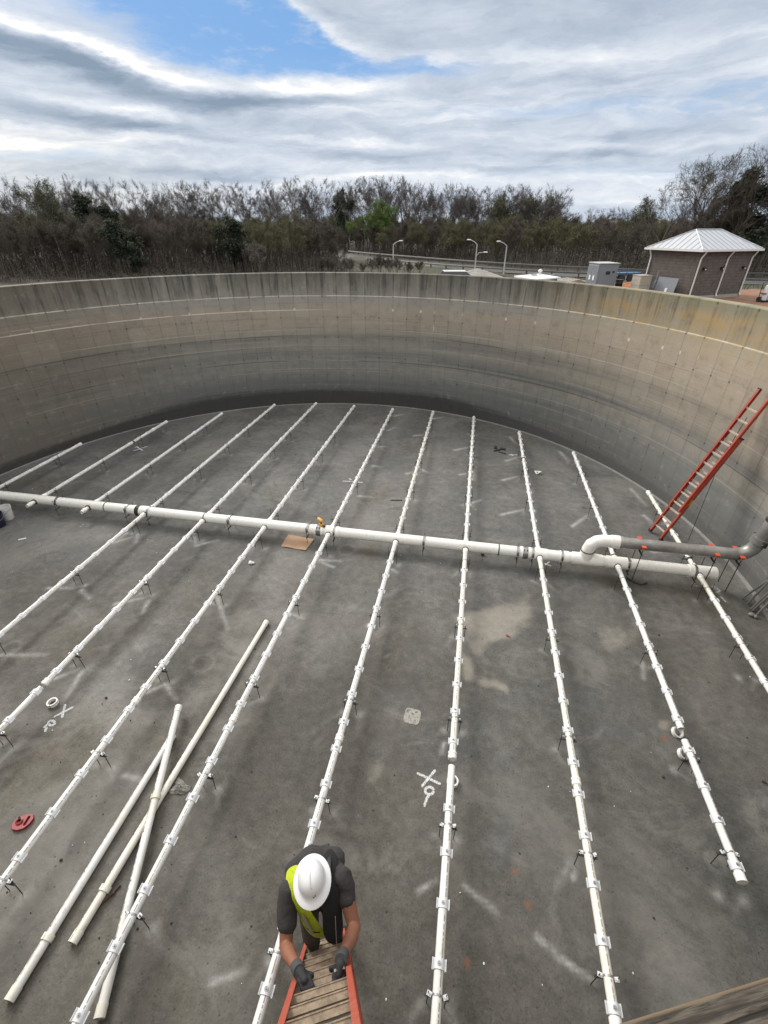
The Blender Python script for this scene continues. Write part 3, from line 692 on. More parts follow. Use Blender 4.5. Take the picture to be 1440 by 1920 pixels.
# header pipe
HR = .125
hd = thing('header_pipe', 'thick white header pipe crossing the tank floor from left to right', 'pipe', (-3.8, HY, PZ))
mb = MB(); mb.path([(-13.4, HY, PZ), (5.42, HY, PZ)], HR, 32); mb.build('pipe', M_PVC_X, hd, True)
def ring(x0, x1, r, m, name, parent=hd, p=None):
    mb = MB(); mb.path([(x0, HY, PZ), (x0, HY, PZ), (x1, HY, PZ), (x1, HY, PZ)], [HR-.01, r, r, HR-.01], 32, False); return mb.build(name, m, parent, True)
for x in (-8.05, -3.22, 1.58):      # banded couplings
    ring(x-.11, x-.05, HR+.010, M_FIT, 'sleeve'); ring(x+.05, x+.11, HR+.010, M_FIT, 'sleeve')
    b = ring(x-.055, x+.055, HR+.016, M_BAND if x != -8.05 else M_RUBBER, 'band_coupling')
    for s in (-.03, .03):
        mb = MB(); mb.path([(x+s, HY-.10, PZ+.10), (x+s, HY-.06, PZ+.13)], .012, 8); mb.build('band_screw', M_RUBBER, b)
for x0, x1 in ((2.32, 2.50), (3.02, 3.20), (-3.05, -2.72), (1.72, 2.05), (-7.97, -7.7), (3.3, 3.72), (4.93, 5.3)): ring(x0, x1, HR+.012, M_FIT, 'sleeve')
mb = MB(); mb.path([(5.33, HY, PZ), (5.33, HY, PZ), (5.46, HY, PZ), (5.47, HY, PZ)], [HR-.01, HR+.014, HR+.014, .001], 32, False); mb.build('end_cap', M_FIT, hd, True)
for x in (-10.43, -9.0, -6.2, 1.0): ring(x-.012, x+.012, HR+.004, M_RUBBER, 'joint_line')
for i in (0, 1, 2):                  # short stubs towards the viewer
    mb = MB(); mb.hollow((LX[i], HY-.36, PZ), (LX[i], HY-.1, PZ), LR, LR-.008); st = mb.build('stub', M_FIT, hd, True)
    mb = MB(); mb.path([(LX[i], HY-.30, PZ), (LX[i], HY-.24, PZ)], LR+.012, 20); mb.build('collar', M_FIT, st, True)
    mb = MB(); mb.path([(LX[i], HY-.14, PZ), (LX[i], HY-.115, PZ)], LR+.028, 22); mb.build('gasket', M_RUBBER, st, True)
# tee, riser and mitred elbow
ring(2.58, 3.12, HR+.018, M_FIT, 'tee_body')
EZ = .86; ex = 2.86
mb = MB(); mb.path([(ex, HY, PZ), (ex, HY, PZ+.24)], HR+.016, 32); mb.build('tee_branch', M_FIT, hd, True)
mb = MB(); mb.path([(ex, HY, PZ+.235), (ex, HY, PZ+.25)], HR+.02, 32); mb.build('gasket', M_RUBBER, hd, True)
arc = [(ex, HY, PZ+.25), (ex, HY, EZ-.26)]
for k in range(1, 4): a = PI/2*k/3*.98; arc.append((ex+.26*(1-math.cos(a)), HY, EZ-.26+.26*math.sin(a)))
arc += [(ex+.34, HY, EZ), (ex+.50, HY, EZ)]
mb = MB(); mb.path(arc, HR+.004, 32); o = mb.build('mitred_elbow', M_FIT, hd); o.modifiers.new('es', 'EDGE_SPLIT').split_angle = R_(14); o.data.polygons.foreach_set('use_smooth', [True]*len(o.data.polygons))
mb = MB(); mb.path([(ex+.40, HY, EZ), (ex+.40, HY, EZ), (ex+.56, HY, EZ), (ex+.56, HY, EZ)], [HR-.01, HR+.016, HR+.016, HR-.01], 32, False); mb.build('sleeve', M_FIT, hd, True)
# grey steel inlet pipe rising along the wall
gp = thing('inlet_pipe', 'grey steel inlet pipe leaving the white elbow and curving up the right wall', 'pipe', (4.6, HY, EZ))
GXE = 5.62; gr = .32
mb = MB(); mb.path([(ex+.52, HY, EZ), (GXE, HY, EZ)], HR-.006, 32); mb.build('pipe', M_STEEL, gp, True)
arc = [(GXE-.02, HY, EZ)]
for k in range(0, 13): a = R_(82)*k/12; arc.append((GXE+gr*math.sin(a), HY, EZ+gr*(1-math.cos(a))))
dirv = Vector((math.cos(R_(82)), 0, math.sin(R_(82)))); pe = Vector(arc[-1])
mb = MB(); mb.path(arc, HR+.004, 32); mb.build('elbow', M_STEEL, gp, True)
mb = MB(); mb.path([pe, pe+dirv*1.1, pe+dirv*2.4], HR-.004, 32); mb.build('riser', M_STEEL, gp, True)
mb = MB(); mb.path([pe+dirv*.05, pe+dirv*.05, pe+dirv*.17, pe+dirv*.17], [HR-.02, HR+.03, HR+.03, HR-.02], 32, False); cpl = mb.build('pipe_coupling', M_STEEL, gp, True)
for s in (-1, 1):
    mb = MB(); mb.box(pe+dirv*.11+Vector((s*.0, s*(HR+.05), 0)), (.06, .07, .10)); mb.build('coupling_lug', M_ROD, cpl)
    mb = MB(); mb.path([pe+dirv*.11+Vector((-.05, s*(HR+.055), 0)), pe+dirv*.11+Vector((.05, s*(HR+.055), 0))], .012, 8); mb.build('bolt', M_ZINC, cpl)
mb = MB(); mb.path([pe+dirv*.55, pe+dirv*.55, pe+dirv*.60, pe+dirv*.60], [HR-.02, HR+.012, HR+.012, HR-.02], 32, False); mb.build('wall_strap', M_ROD, gp, True)
mb = MB(); mb.path([(ex+.56, HY, EZ), (ex+.56, HY, EZ), (ex+.62, HY, EZ), (ex+.62, HY, EZ)], [HR-.02, HR+.012, HR+.012, HR-.02], 32, False); mb.build('flange_band', M_STEEL, gp, True)

# ------------------------------------------------------------------ pipe supports
def cyl_me(name, r, z0, z1, m, n=8, prof=None):
    mb = MB(); mb.path([(0, 0, z0), (0, 0, z1)], r, n); me_ = mb.mesh(name); me_.materials.append(m); return me_
ME_ROD = {h: cyl_me('threaded_rod', .0052, 0, h, M_ROD) for h in (.36, .38, .42, .46)}
def strap_me(r, m, wd=.022):
    mb = MB(); n = 16
    for k in range(n):
        a0, a1 = PI*k/n, PI*(k+1)/n
        P = lambda q, a, y: (q*math.cos(a), y, q*math.sin(a))
        mb.quad(P(r, a0, -wd), P(r, a0, wd), P(r, a1, wd), P(r, a1, -wd))
        mb.quad(P(r-.005, a0, -wd), P(r, a0, -wd), P(r, a1, -wd), P(r-.005, a1, -wd)); mb.quad(P(r-.005, a0, wd), P(r-.005, a1, wd), P(r, a1, wd), P(r, a0, wd))
    me_ = mb.mesh('strap'); me_.materials.append(m); return me_
ME_STRAP = strap_me(LR+.0045, M_ZINC, .008); ME_STRAPH = strap_me(HR+.020, M_BAND, .024)
def bar_me(w_, m, z):
    mb = MB(); mb.box((0, 0, z), (w_, .024, .010)); me_ = mb.mesh('cross_bar'); me_.materials.append(m); return me_
ME_BAR = bar_me(.235, M_ROD, -LR-.012); ME_BARH = bar_me(.42, M_ROD, -HR-.012)
def ear_me(m, s):
    mb = MB(); mb.box((0, 0, 0), (s, s*.85, .006)); mb.path([(0, 0, .002), (0, 0, .016)], .012, 6); me_ = mb.mesh('clamp_ear'); me_.materials.append(m); return me_
ME_EARW = ear_me(M_SADDLE, .046); ME_EARD = ear_me(M_ROD, .026); ME_EARZ = ear_me(M_ZINC, .03)
def support(x, y, label, group, kind='far', rot=0.0, hdr=False):
    s0 = (HR+.04) if hdr else .088
    root = thing('pipe_support', label, 'pipe support', (x, y, 0), rot, group)
    for s in (-1, 1):
        h = rg.choice((.42, .46)) if kind == 'far' else rg.choice((.36, .38))
        lean = Matrix.Rotation(rg.uniform(-.05, .05), 4, 'X') @ Matrix.Rotation(rg.uniform(-.04, .04), 4, 'Y')
        r_ = inst('threaded_rod', ME_ROD[h], root, M=Matrix.Translation((s*s0, 0, 0)) @ lean)
        inst('clamp_ear', ME_EARW if kind == 'near' else (ME_EARZ if kind == 'mid' else ME_EARD), root, M=Matrix.Translation((s*(s0-.012), rg.uniform(-.01, .01), PZ+.005)) @ Matrix.Rotation(rg.uniform(-.5, .5), 4, 'Z'))
    inst('cross_bar', ME_BARH if hdr else ME_BAR, root, (0, 0, PZ))
    inst('strap', ME_STRAPH if hdr else ME_STRAP, root, (0, 0, PZ))
    return root
for i in range(12):
    for k, y in enumerate(SUP_FAR):
        if y < FAR_END[i]-.15 and seen((LX[i], y, .3), 20):
            support(LX[i], y, 'threaded rod pair under the %s lateral from the left, %s one beyond the header' % (ORD[i], ORD[k]), 'rod supports beyond the header')
    if i > 2:
        for k, y in enumerate(SUP_NEAR):
            yy = {(9, 4): 1.75, (10, 3): 3.11, (11, 1): 6.58}.get((i, k), y)
            if yy > 2*HY-FAR_END[i]+.1 and seen((LX[i], yy, .3), 20):
                support(LX[i], yy, 'threaded rod pair under the %s lateral from the left, %s one before the header' % (ORD[i], ORD[k]), 'rod supports on the near side', 'near' if k > 2 else 'mid' if k else 'far')
for k, x in enumerate((-10.43, -8.36, -7.74, -5.52, -3.49, -2.83, -.69, 1.41, 1.74, 2.36, 3.73, 5.05)):
    support(x, HY, 'strap and rod support under the thick header pipe, %s from the left' % ORD[k], 'supports under the header pipe', 'far', PI/2, True)
# taller supports of the grey inlet pipe, orange safety caps on the rods
for k, x in enumerate((3.86, 5.24, 5.70)):
    root = thing('pipe_support', ['tall rod support with orange caps nearest the white elbow', 'middle tall rod support with orange caps under the grey pipe', 'tall rod support with orange caps nearest the grey elbow'][k], 'pipe support', (x, HY, 0), 0, 'orange capped supports')
    for s in (-1, 1):
        mb = MB(); mb.path([(x, HY+s*.17, 0), (x, HY+s*.17, EZ+.02)], .009, 8); mb.build('threaded_rod', M_ROD, root)
        mb = MB(); mb.box((x, HY+s*.17, EZ+.055), (.085, .085, .014)); mb.path([(x, HY+s*.17, EZ-.02), (x, HY+s*.17, EZ+.05)], .017, 10); mb.build('safety_cap', M_ORANGE, root)
    mb = MB(); mb.box((x, HY, EZ-HR-.012), (.035, .40, .014)); mb.build('cross_bar', M_ROD, root)

# ------------------------------------------------------------------ loose pipes and rings
def loose(p0, p1, label, old, bells=(), caps=True, r=LR, z0=LR+.001, z1=LR+.001):
    a = Vector((p0[0], p0[1], z0)); b = Vector((p1[0], p1[1], z1)); d = (b-a).normalized(); L = (b-a).length
    root = bpy.data.objects.new('loose_pipe', None); C.objects.link(root); tag(root, label, 'pipe', 'loose pipes on the floor')
    xx = d.cross(Vector((0, 0, 1))).normalized(); zz = xx.cross(d); root.location = (a+b)/2; root.rotation_euler = Matrix((xx, d, zz)).transposed().to_euler()
    root.rotation_mode = 'XYZ'
    mb = MB(); mb.hollow((0, -L/2, 0), (0, L/2, 0), r, r-.007, 22)
    o = mb.build('pipe', M_PVC_OLD if old else M_PVC, None, True, fix=False); o.parent = root
    for (f, dark) in bells:
        m2 = MB(); y = -L/2+f*L; m2.path([(0, y-.03, 0), (0, y-.03, 0), (0, y+.03, 0), (0, y+.03, 0)], [r-.01, r+.016, r+.016, r-.01], 22, False); q = m2.build('coupling', M_FIT if not dark else M_PVC_OLD, None, True); q.parent = root
    for e in (-1, 1):
        m2 = MB(); m2.path([(0, e*(L/2-.10), 0), (0, e*(L/2-.10), 0), (0, e*(L/2+.004), 0), (0, e*(L/2+.004), 0)], [r-.004, r+.006, r+.006, r-.012], 22, False); q = m2.build('end_sleeve', M_PVC_OLD, None, True); q.parent = root
    for k in range(int(L/.5)):
        m2 = MB(); y = -L/2+.25+k*.5; a_ = .75 if p0[0] > -3.5 else .5
        m2.path([(math.sin(a_)*(r-.004), y, math.cos(a_)*(r-.004)), (math.sin(a_)*(r+.0012), y, math.cos(a_)*(r+.0012))], .0075, 8); q = m2.build('drilled_hole', M_BLACKP, None); q.parent = root
    return root
loose((-3.41, 5.81), (-3.57, 1.04), 'longest loose pipe on the floor with its far end capped beside the seventh lateral', True, ((.90, 1),))
loose((-3.86, 3.36), (-3.86, .55), 'loose white pipe on the floor leftmost of the three, one collar near its front', False, ((.83, 1),))
loose((-3.98, 3.76), (-2.90, .61), 'slanting loose white pipe laid across the two other loose pipes under the seventh lateral', False, ((.40, 1),), z0=.155, z1=LR+.01)
def coupler(p, label, tilt=0.25, az=0, r=.075):
    mb = MB(); prof = [(r-.016, 0), (r+.004, 0), (r+.004, .018), (r, .02), (r, .045), (r+.004, .047), (r+.004, .06), (r-.016, .06), (r-.016, 0)]
    mb.lathe(prof, (0, 0, 0), 28)
    o = mb.build('pipe_coupling', M_PVC, None, True); o.location = p; o.rotation_euler = (tilt, 0, az); tag(o, label, 'coupling', 'loose coupling rings on the floor'); return o
q = hit(100, 1320); coupler((q.x, q.y, .002), 'white coupling ring on the floor beside the sprayed X at left', 0)
q = hit(1266, 1376); coupler((q.x, q.y, .036), 'white coupling ring on the floor next to the open pipe end and rusty patch', .5, .5)
q = hit(1280, 1417); coupler((q.x-.02, q.y, .036), 'white coupling ring leaning on the short pipe just before the open gap', .5, .6)
q = hit(851, 1468); coupler((q.x-.02, q.y, .002), 'white coupling ring half hidden behind the ninth lateral by the sprayed mark', 0, 0)

# ------------------------------------------------------------------ spray marks (thin paint sheets)
def stroke_mesh(strokes, w_):
    bm = bmesh.new(); ed = bm.verts.layers.float.new('edge')
    for n_s, st in enumerate(strokes):
        pts = [hit(*q) for q in st]; dense = []
        for a, b in zip(pts, pts[1:]):
            k = max(2, int((b-a).length/.025))
            for i in range(k): dense.append(a.lerp(b, i/k))
        dense.append(pts[-1]); rows = []
        for i, p in enumerate(dense):
            d = (dense[min(i+1, len(dense)-1)]-dense[max(0, i-1)]).normalized(); n = Vector((-d.y, d.x, 0)); row = []
            for s in (-2.6, -1.3, -.55, 0, .55, 1.3, 2.6):
                v = bm.verts.new(p+n*s*w_+Vector((0, 0, .004+.001*n_s))); v[ed] = max(0, {0: 1, .55: .92, 1.3: .34}.get(abs(s), 0))*(1 if 0 < i < len(dense)-1 else .3); row.append(v)
            rows.append(row)
        for r0, r1 in zip(rows, rows[1:]):
            for k in range(6): bm.faces.new((r0[k], r0[k+1], r1[k+1], r1[k]))
    me_ = bpy.data.meshes.new('spray_mark'); bm.to_mesh(me_); bm.free(); return me_
def loop(cx, cy, rx, ry, a0=0, a1=360): return [(cx+rx*math.cos(R_(a)), cy+ry*math.sin(R_(a))) for a in range(a0, a1+1, 24)]
def mark(strokes, w_, label):
    me_ = stroke_mesh(strokes, w_); me_.materials.append(M_PAINT); o = bpy.data.objects.new('spray_mark', me_); C.objects.link(o); tag(o, label, 'paint mark', 'white spray marks on the floor')
mark([[(100, 1345), (139, 1325)], [(123, 1320), (116, 1347)], loop(97, 1356, 6, 4.5), [(91, 1357), (81, 1366)], [(88, 1362), (85, 1374)]], .0165, 'white sprayed X above a letter P at the left, near a coupling ring')
mark([[(781, 1449), (827, 1471)], [(817, 1443), (790, 1476)], loop(805, 1483, 8, 7), [(806, 1490), (800, 1498), (795, 1514)]], .0155, 'white sprayed X over a looped tail just left of the ninth lateral')
mark([[(249, 846), (276, 837)], [(256, 838), (268, 845)], [(252, 839), (258, 838), (260, 841)]], .022, 'small white sprayed X with loop between far laterals at left')
mark([[(642, 902), (660, 903), (681, 905)], [(654, 897), (657, 899), (660, 900)]], .02, 'white sprayed bar crossing under the seventh lateral beyond the header')
mark([[(953, 853), (971, 853)], [(958, 851), (962, 855)]], .02, 'small white sprayed arrow beside the tenth lateral beyond the header')
mark([[(1020, 1056), (1034, 1062)], [(1031, 1053), (1022, 1060)]], .015, 'white sprayed X tucked beside the header at the tenth lateral')
mark([[(1343, 1102), (1350, 1108), (1342, 1112)], [(1350, 1118), (1362, 1130)]], .015, 'white sprayed squiggle beside the header end cap at right')
# pale square patch with rounded corners
def patch_fn(t):
    p = t.pos(); n = t.noise(p, 16, 7, .75); n2 = t.noise(p, 50, 4, .6)
    c = t.mix(n2, (.20, .196, .176), (.36, .355, .325)); c = t.mix(t.ss(n, .50, .60)*.85, c, (.07, .068, .06))
    return {'Base Color': c, 'Roughness': .85, 'alpha': t.ss(t.attr('edge')*1.5+(n-.5)*1.2, .25, .55)*.92}
M_PATCH = material('pale_grout', patch_fn)
bm = bmesh.new(); ed = bm.verts.layers.float.new('edge'); q = hit(773, 1343); NN = 14; hw = .145; grid = []
for a in range(NN+1):
    row = []
    for b in range(NN+1):
        u, v = a/NN*2-1, b/NN*2-1; v_ = bm.verts.new((q.x+u*hw*.95+v*.012, q.y+v*hw-u*.012, .004)); dd = (abs(u)**5+abs(v)**5)**.2; v_[ed] = max(0, min(1, (1-dd)*3.2)); row.append(v_)
    grid.append(row)
for a in range(NN):
    for b in range(NN): bm.faces.new((grid[a][b], grid[a+1][b], grid[a+1][b+1], grid[a][b+1]))
me_ = bpy.data.meshes.new('grout_patch'); bm.to_mesh(me_); bm.free(); me_.materials.append(M_PATCH)
o = bpy.data.objects.new('grout_patch', me_); C.objects.link(o); tag(o, 'pale square patch of grout on the floor between the eighth and ninth laterals', 'patch')

# ------------------------------------------------------------------ ladders
def channel(mb, p0, p1, n, s, depth=.08, fl=.040, th=.006):
    """C channel rail from p0 to p1; n = ladder face normal, s = side direction pointing outward"""
    d = (p1-p0).normalized(); L = (p1-p0).length; c = (p0+p1)/2
    mb.box(c+s*(0), (depth, th, L), n, s, d)
    for e in (-1, 1): mb.box(c+n*e*(depth/2-th/2)-s*(fl/2-.003), (th, fl, L+.001*e), n, s, d)
def ladder(root, foot, side, upd, nrm, w_, rails, rungs, m_rail, m_rung, rung_size, pads=True, lip=True):
    """rails: list of (u0,u1,offset along normal,extra width); rungs: list of (u, offset)"""
    for (u0, u1, off, ew) in rails:
        for s in (-1, 1):
            a = foot+side*s*(w_/2+ew)+upd*u0+nrm*off; b = foot+side*s*(w_/2+ew)+upd*u1+nrm*off
            mb = MB(); channel(mb, a, b, nrm, side*s); r = mb.build('rail', m_rail, root)
            if u1 > 2: 
                e = MB(); e.box(b, (.084, .036, .03), nrm, side, upd); e.build('end_cap', M_BLACKP, r)
            if u0 < .1 and pads:
                e = MB(); e.box(a+upd*.0, (.10, .05, .06), nrm, side, upd); e.build('foot_pad', M_RUBBER, r)
    hz = Vector((0, 0, 1)); fw = side.cross(hz).normalized()
    for (u, off) in rungs:
        c = foot+upd*u+nrm*off; mb = MB(); mb.box(c, (w_-.004, rung_size[0], rung_size[1]), side, fw, hz)
        if lip:
            mb.box(c+fw*(rung_size[0]/2-.004)*-1+hz*(rung_size[1]/2+.002), (w_-.006, .007, .005), side, fw, hz)
            mb.box(c+fw*(rung_size[0]/2-.004)+hz*(rung_size[1]/2+.002), (w_-.006, .007, .005), side, fw, hz)
        mb.build('rung', m_rung, root)
# near ladder in use, leaning on the timber
tilt = R_(21.6); LSL = math.tan(tilt)
lfoot = tn(-.19, 1.51+.83*LSL, .0); lup = (-NV*math.sin(tilt)+Vector((0, 0, math.cos(tilt)))).normalized(); lnr = (NV*math.cos(tilt)+Vector((0, 0, math.sin(tilt)))).normalized()
u0 = .83/math.cos(tilt)
lad = thing('extension_ladder', 'orange fibreglass ladder with dusty tan rungs the person is climbing', 'ladder', lfoot, 0)
rr_ = [(u0+.305*k, 0.0) for k in range(-2, 13)]
rr2 = [(u0+.305*k+.06, -.085) for k in (7, 11, 12)]
ladder(lad, lfoot, TV, lup, lnr, .40, [(.03, u0+.305*12.6, 0.0, .012)], rr_, M_REDL, M_RUNG, (.046, .028))
ladder(lad, lfoot, TV, lup, lnr, .40, [(u0-.305*2.2, u0+.305*12.4, -.088, .030)], rr2, M_REDL, M_RUNG, (.056, .026), False)
# timber spanning the tank from rim to rim
tb = MB()
tz = 4.27; tn_edge = .155
ta0, ta1 = hit(1165, 1918, tz), hit(1440, 1832, tz); td = (ta1-ta0).normalized(); tcc = Vector((CX, CY, tz)); tmid = ta0+td*(tcc-ta0).dot(td)
hl = math.sqrt((RAD-.02)**2-((tmid+Vector((td.y, -td.x, 0))*.30)-tcc).length**2)-.02
tl = thing('timber_plank', 'weathered grey timber plank with a long crack at the near edge of the tank', 'plank', tmid, math.atan2(td.y, td.x))
mb = MB(); mb.box((0, -.15, -.045), (2*hl, .30, .09)); o = mb.build('board', M_TIMBER, None, bevel=.004); o.parent = tl
mb = MB(); 
for s in (-1, 1): mb.box((s*(hl-.12), -.15, -.14), (.16, .40, .10))
o = mb.build('end_bracket', M_RUST, None); o.parent = tl

# red ladder leaning on the right wall
fa, fb = hit(1215, 1003), hit(1240, 1008); fm = (fa+fb)/2; side = (fb-fa).normalized(); wl = .40
ta = R_(11.3); tp = Vector((CX+(RAD-.06)*math.cos(ta), CY+(RAD-.06)*math.sin(ta), 3.62))
rp = Vector((-math.sin(ta), math.cos(ta), 0))*-1
fm = Vector((fm.x, fm.y, .02)); side = Vector((.42, -.91, 0)); hv = (tp-fm); hv -= side*hv.dot(side)*0
upd = hv.normalized(); side = (side-upd*side.dot(upd)).normalized(); nr = side.cross(upd).normalized(); nr = nr if nr.z > 0 else -nr
Lh = hv.length
rl = thing('extension_ladder', 'red extension ladder with pale rungs leaning against the right tank wall', 'ladder', fm, 0)
ladder(rl, fm, side, upd, nr, .345, [(.03, Lh*.74, 0, .02)], [(.22+.27*k, 0) for k in range(int(Lh*.72/.27))], M_RED, M_ALU, (.032, .03), lip=False)
ladder(rl, fm, side, upd, nr, .315, [(Lh*.22, Lh*1.0, .062, .012)], [(Lh*.22+.12+.27*k, .062) for k in range(int(Lh*.77/.27))], M_RED, M_ALU, (.032, .03), False, lip=False)
mb = MB(); ra = fm+upd*(Lh*.62)+side*.05-nr*.03; rb = hit(1291, 1012)
mb.path([fm+upd*(Lh*.85)+nr*.05, fm+upd*(Lh*.72)+side*.02-nr*.03, ra, ra.lerp(rb, .5)+Vector((0, 0, -.12)), rb], .006, 6); mb.build('rope', M_BLACKP, rl)
mb = MB(); mb.box(fm+upd*Lh*.30+side*.215+nr*.02, (.004, .05, .16), side, nr, upd); mb.build('sticker', M_DRILL, rl)

# bundle of steel bars leaning at the foot of the right wall
bar_px = [((1392, 1122), (1440, 1088)), ((1402, 1132), (1440, 1091)), ((1408, 1142), (1440, 1112)), ((1411, 1145), (1440, 1119)), ((1417, 1155), (1440, 1131))]
fr = None
M_BAR = material('weathered_steel_bar', col=(.20, .19, .18), rough=.6, metal=.4, scale=8)
b0 = hit(1401, 1133)
fr = thing('steel_rack', 'weathered steel bars leaning against the foot of the right wall', 'rack', (b0.x+.15, b0.y, 0))
for a, b in bar_px:
    p = hit(*a, .02); rb_ = ray(*b); aa = rb_.x**2+rb_.y**2; bb_ = -2*(rb_.x*CX+rb_.y*CY); cc0 = CX*CX+CY*CY-RAD*RAD
    k_ = (-bb_+math.sqrt(bb_*bb_-4*aa*cc0))/2/aa*.958; q = Vector((rb_.x*k_, rb_.y*k_, CAMZ+rb_.z*k_)); d_ = q-p; f_ = 1.0
    while f_ < 2.6 and math.hypot(p.x+d_.x*(f_+.1)-CX, p.y+d_.y*(f_+.1)-CY) < RAD-.03: f_ += .1
    mb = MB(); mb.path([p, p+d_*f_], .019, 8); mb.build('rail_bar', M_BAR, fr)
for a, b in (((1408, 1106), (1452, 1160)), ((1424, 1096), (1460, 1142))):
    mb = MB(); mb.path([hit(*a, .12), hit(*b, .10)], .019, 6); mb.build('cross_bar', M_BAR, fr)
q = hit(1408, 1155); mb = MB(); mb.sphere((q.x, q.y, .04), .055, 9, 6, (1.2, .9, .7)); mb.sphere((q.x+.05, q.y-.04, .03), .04, 8, 5); o = mb.build('rag', M_PLASTIC, None, True); tag(o, 'crumpled pale rag on the floor beside the steel bars', 'rag')

# ------------------------------------------------------------------ small things on the floor
def blob(name, px, parts, m, label, cat, z=0.0):
    p = hit(*px, z); mb = MB()
    for (x, y, zz, r, sq) in parts: mb.sphere((p.x+x, p.y+y, z+zz), r, 10, 7, sq)
    o = mb.build(name, m, None, True); return tag(o, label, cat)
# buckets
def bucket(p, r, h, m, name, label, handle=True, lid=False, tilt=0.0):
    root = thing('bucket', label, 'bucket', p); root.rotation_euler = (0, tilt, rg.uniform(0, 6))
    mb = MB(); mb.lathe([(0, .004), (r*.84, 0), (r*.86, .01), (r*.97, h*.82), (r*1.05, h*.82), (r*1.05, h*.86), (r, h*.87), (r*1.0, h*.97), (r*1.06, h*.97), (r*1.06, h), (r*.98, h), (r*.96, h*.6), (r*.84, .02), (0, .02)], n=28)
    o = mb.build('shell', m, None, True); o.parent = root
    if lid:
        mb = MB(); mb.lathe([(0, h+.012), (r*.9, h+.012), (r*.95, h+.02), (r*1.09, h+.02), (r*1.09, h-.03), (r*1.05, h-.03)], n=28); o = mb.build('lid', m, None, True); o.parent = root
    if handle:
        mb = MB(); mb.path([(math.cos(a)*r*1.07, math.sin(a)*r*1.12*.9, h*.84-math.sin(a)*h*.30) for a in [PI*k/12 for k in range(13)]], .004, 6); o = mb.build('handle', M_ZINC, None); o.parent = root
    return root
p = hit(17, 972); bucket((p.x, p.y, 0), .145, .36, M_BUCKET, 'bucket', 'white open bucket with wire handle behind the navy bucket')
p = hit(1, 985); bucket((p.x+.02, p.y-.02, 0), .15, .37, M_BLUEP, 'bucket', 'navy blue bucket in front of the white buckets at far left')
p = hit(-4, 962); bucket((p.x, p.y, 0), .145, .36, M_BUCKET, 'bucket', 'white bucket cut by the left photo edge behind the navy one')
# cardboard sheet
cps = [hit(527, 1025), hit(573, 1033), hit(589, 1012), hit(541, 1003)]; cc_ = sum(cps, Vector())/4
mb = MB(); nb = 8; top = []
for a in range(nb+1):
    for b in range(nb+1):
        u, v = a/nb, b/nb; P = cps[0].lerp(cps[1], u).lerp(cps[3].lerp(cps[2], u), v); P.z = .012+.028*max(0, u-.6)*max(0, .5-abs(v-.4))+.012*math.sin(u*5+v*3)**2; top.append(P)
for a in range(nb):
    for b in range(nb):
        q_ = [top[a*(nb+1)+b], top[(a+1)*(nb+1)+b], top[(a+1)*(nb+1)+b+1], top[a*(nb+1)+b+1]]; mb.quad(*q_); mb.quad(*[v-Vector((0, 0, .006)) for v in q_][::-1])
o = mb.build('cardboard_sheet', M_CARD, None); tag(o, 'flat brown cardboard sheet on the floor below the yellow drill', 'cardboard')
# drill on the header
dz_ = PZ+HR; dxp = hit(603, 988, dz_).x
dr = thing('cordless_drill', 'yellow and black cordless drill resting on the header pipe', 'drill', (dxp, HY, dz_), .9)
def child(mb, name, m, parent, smooth=False, bevel=0): o = mb.build(name, m, None, smooth, bevel); o.parent = parent; return o
mb = MB(); mb.path([(0, -.02, .145), (0, .05, .15), (0, .13, .15), (0, .15, .15)], [.034, .042, .040, .030], 14); child(mb, 'motor_housing', M_DRILL, dr, True)
mb = MB(); mb.path([(0, .15, .15), (0, .19, .15), (0, .22, .15)], [.030, .026, .014], 12); mb.path([(0, .22, .15), (0, .30, .15)], .006, 6); child(mb, 'chuck', M_BLACKP, dr, True)
mb = MB(); mb.path([(0, .03, .12), (0, .015, .05)], .022, 10); child(mb, 'grip', M_BLACKP, dr, True)
mb = MB(); mb.box((0, .02, .032), (.085, .12, .06)); child(mb, 'battery', M_DRILL, dr, False, .008)
mb = MB(); mb.box((.02, -.06, .02), (.06, .05, .05)); child(mb, 'side_handle', M_RUST, dr, False, .008)
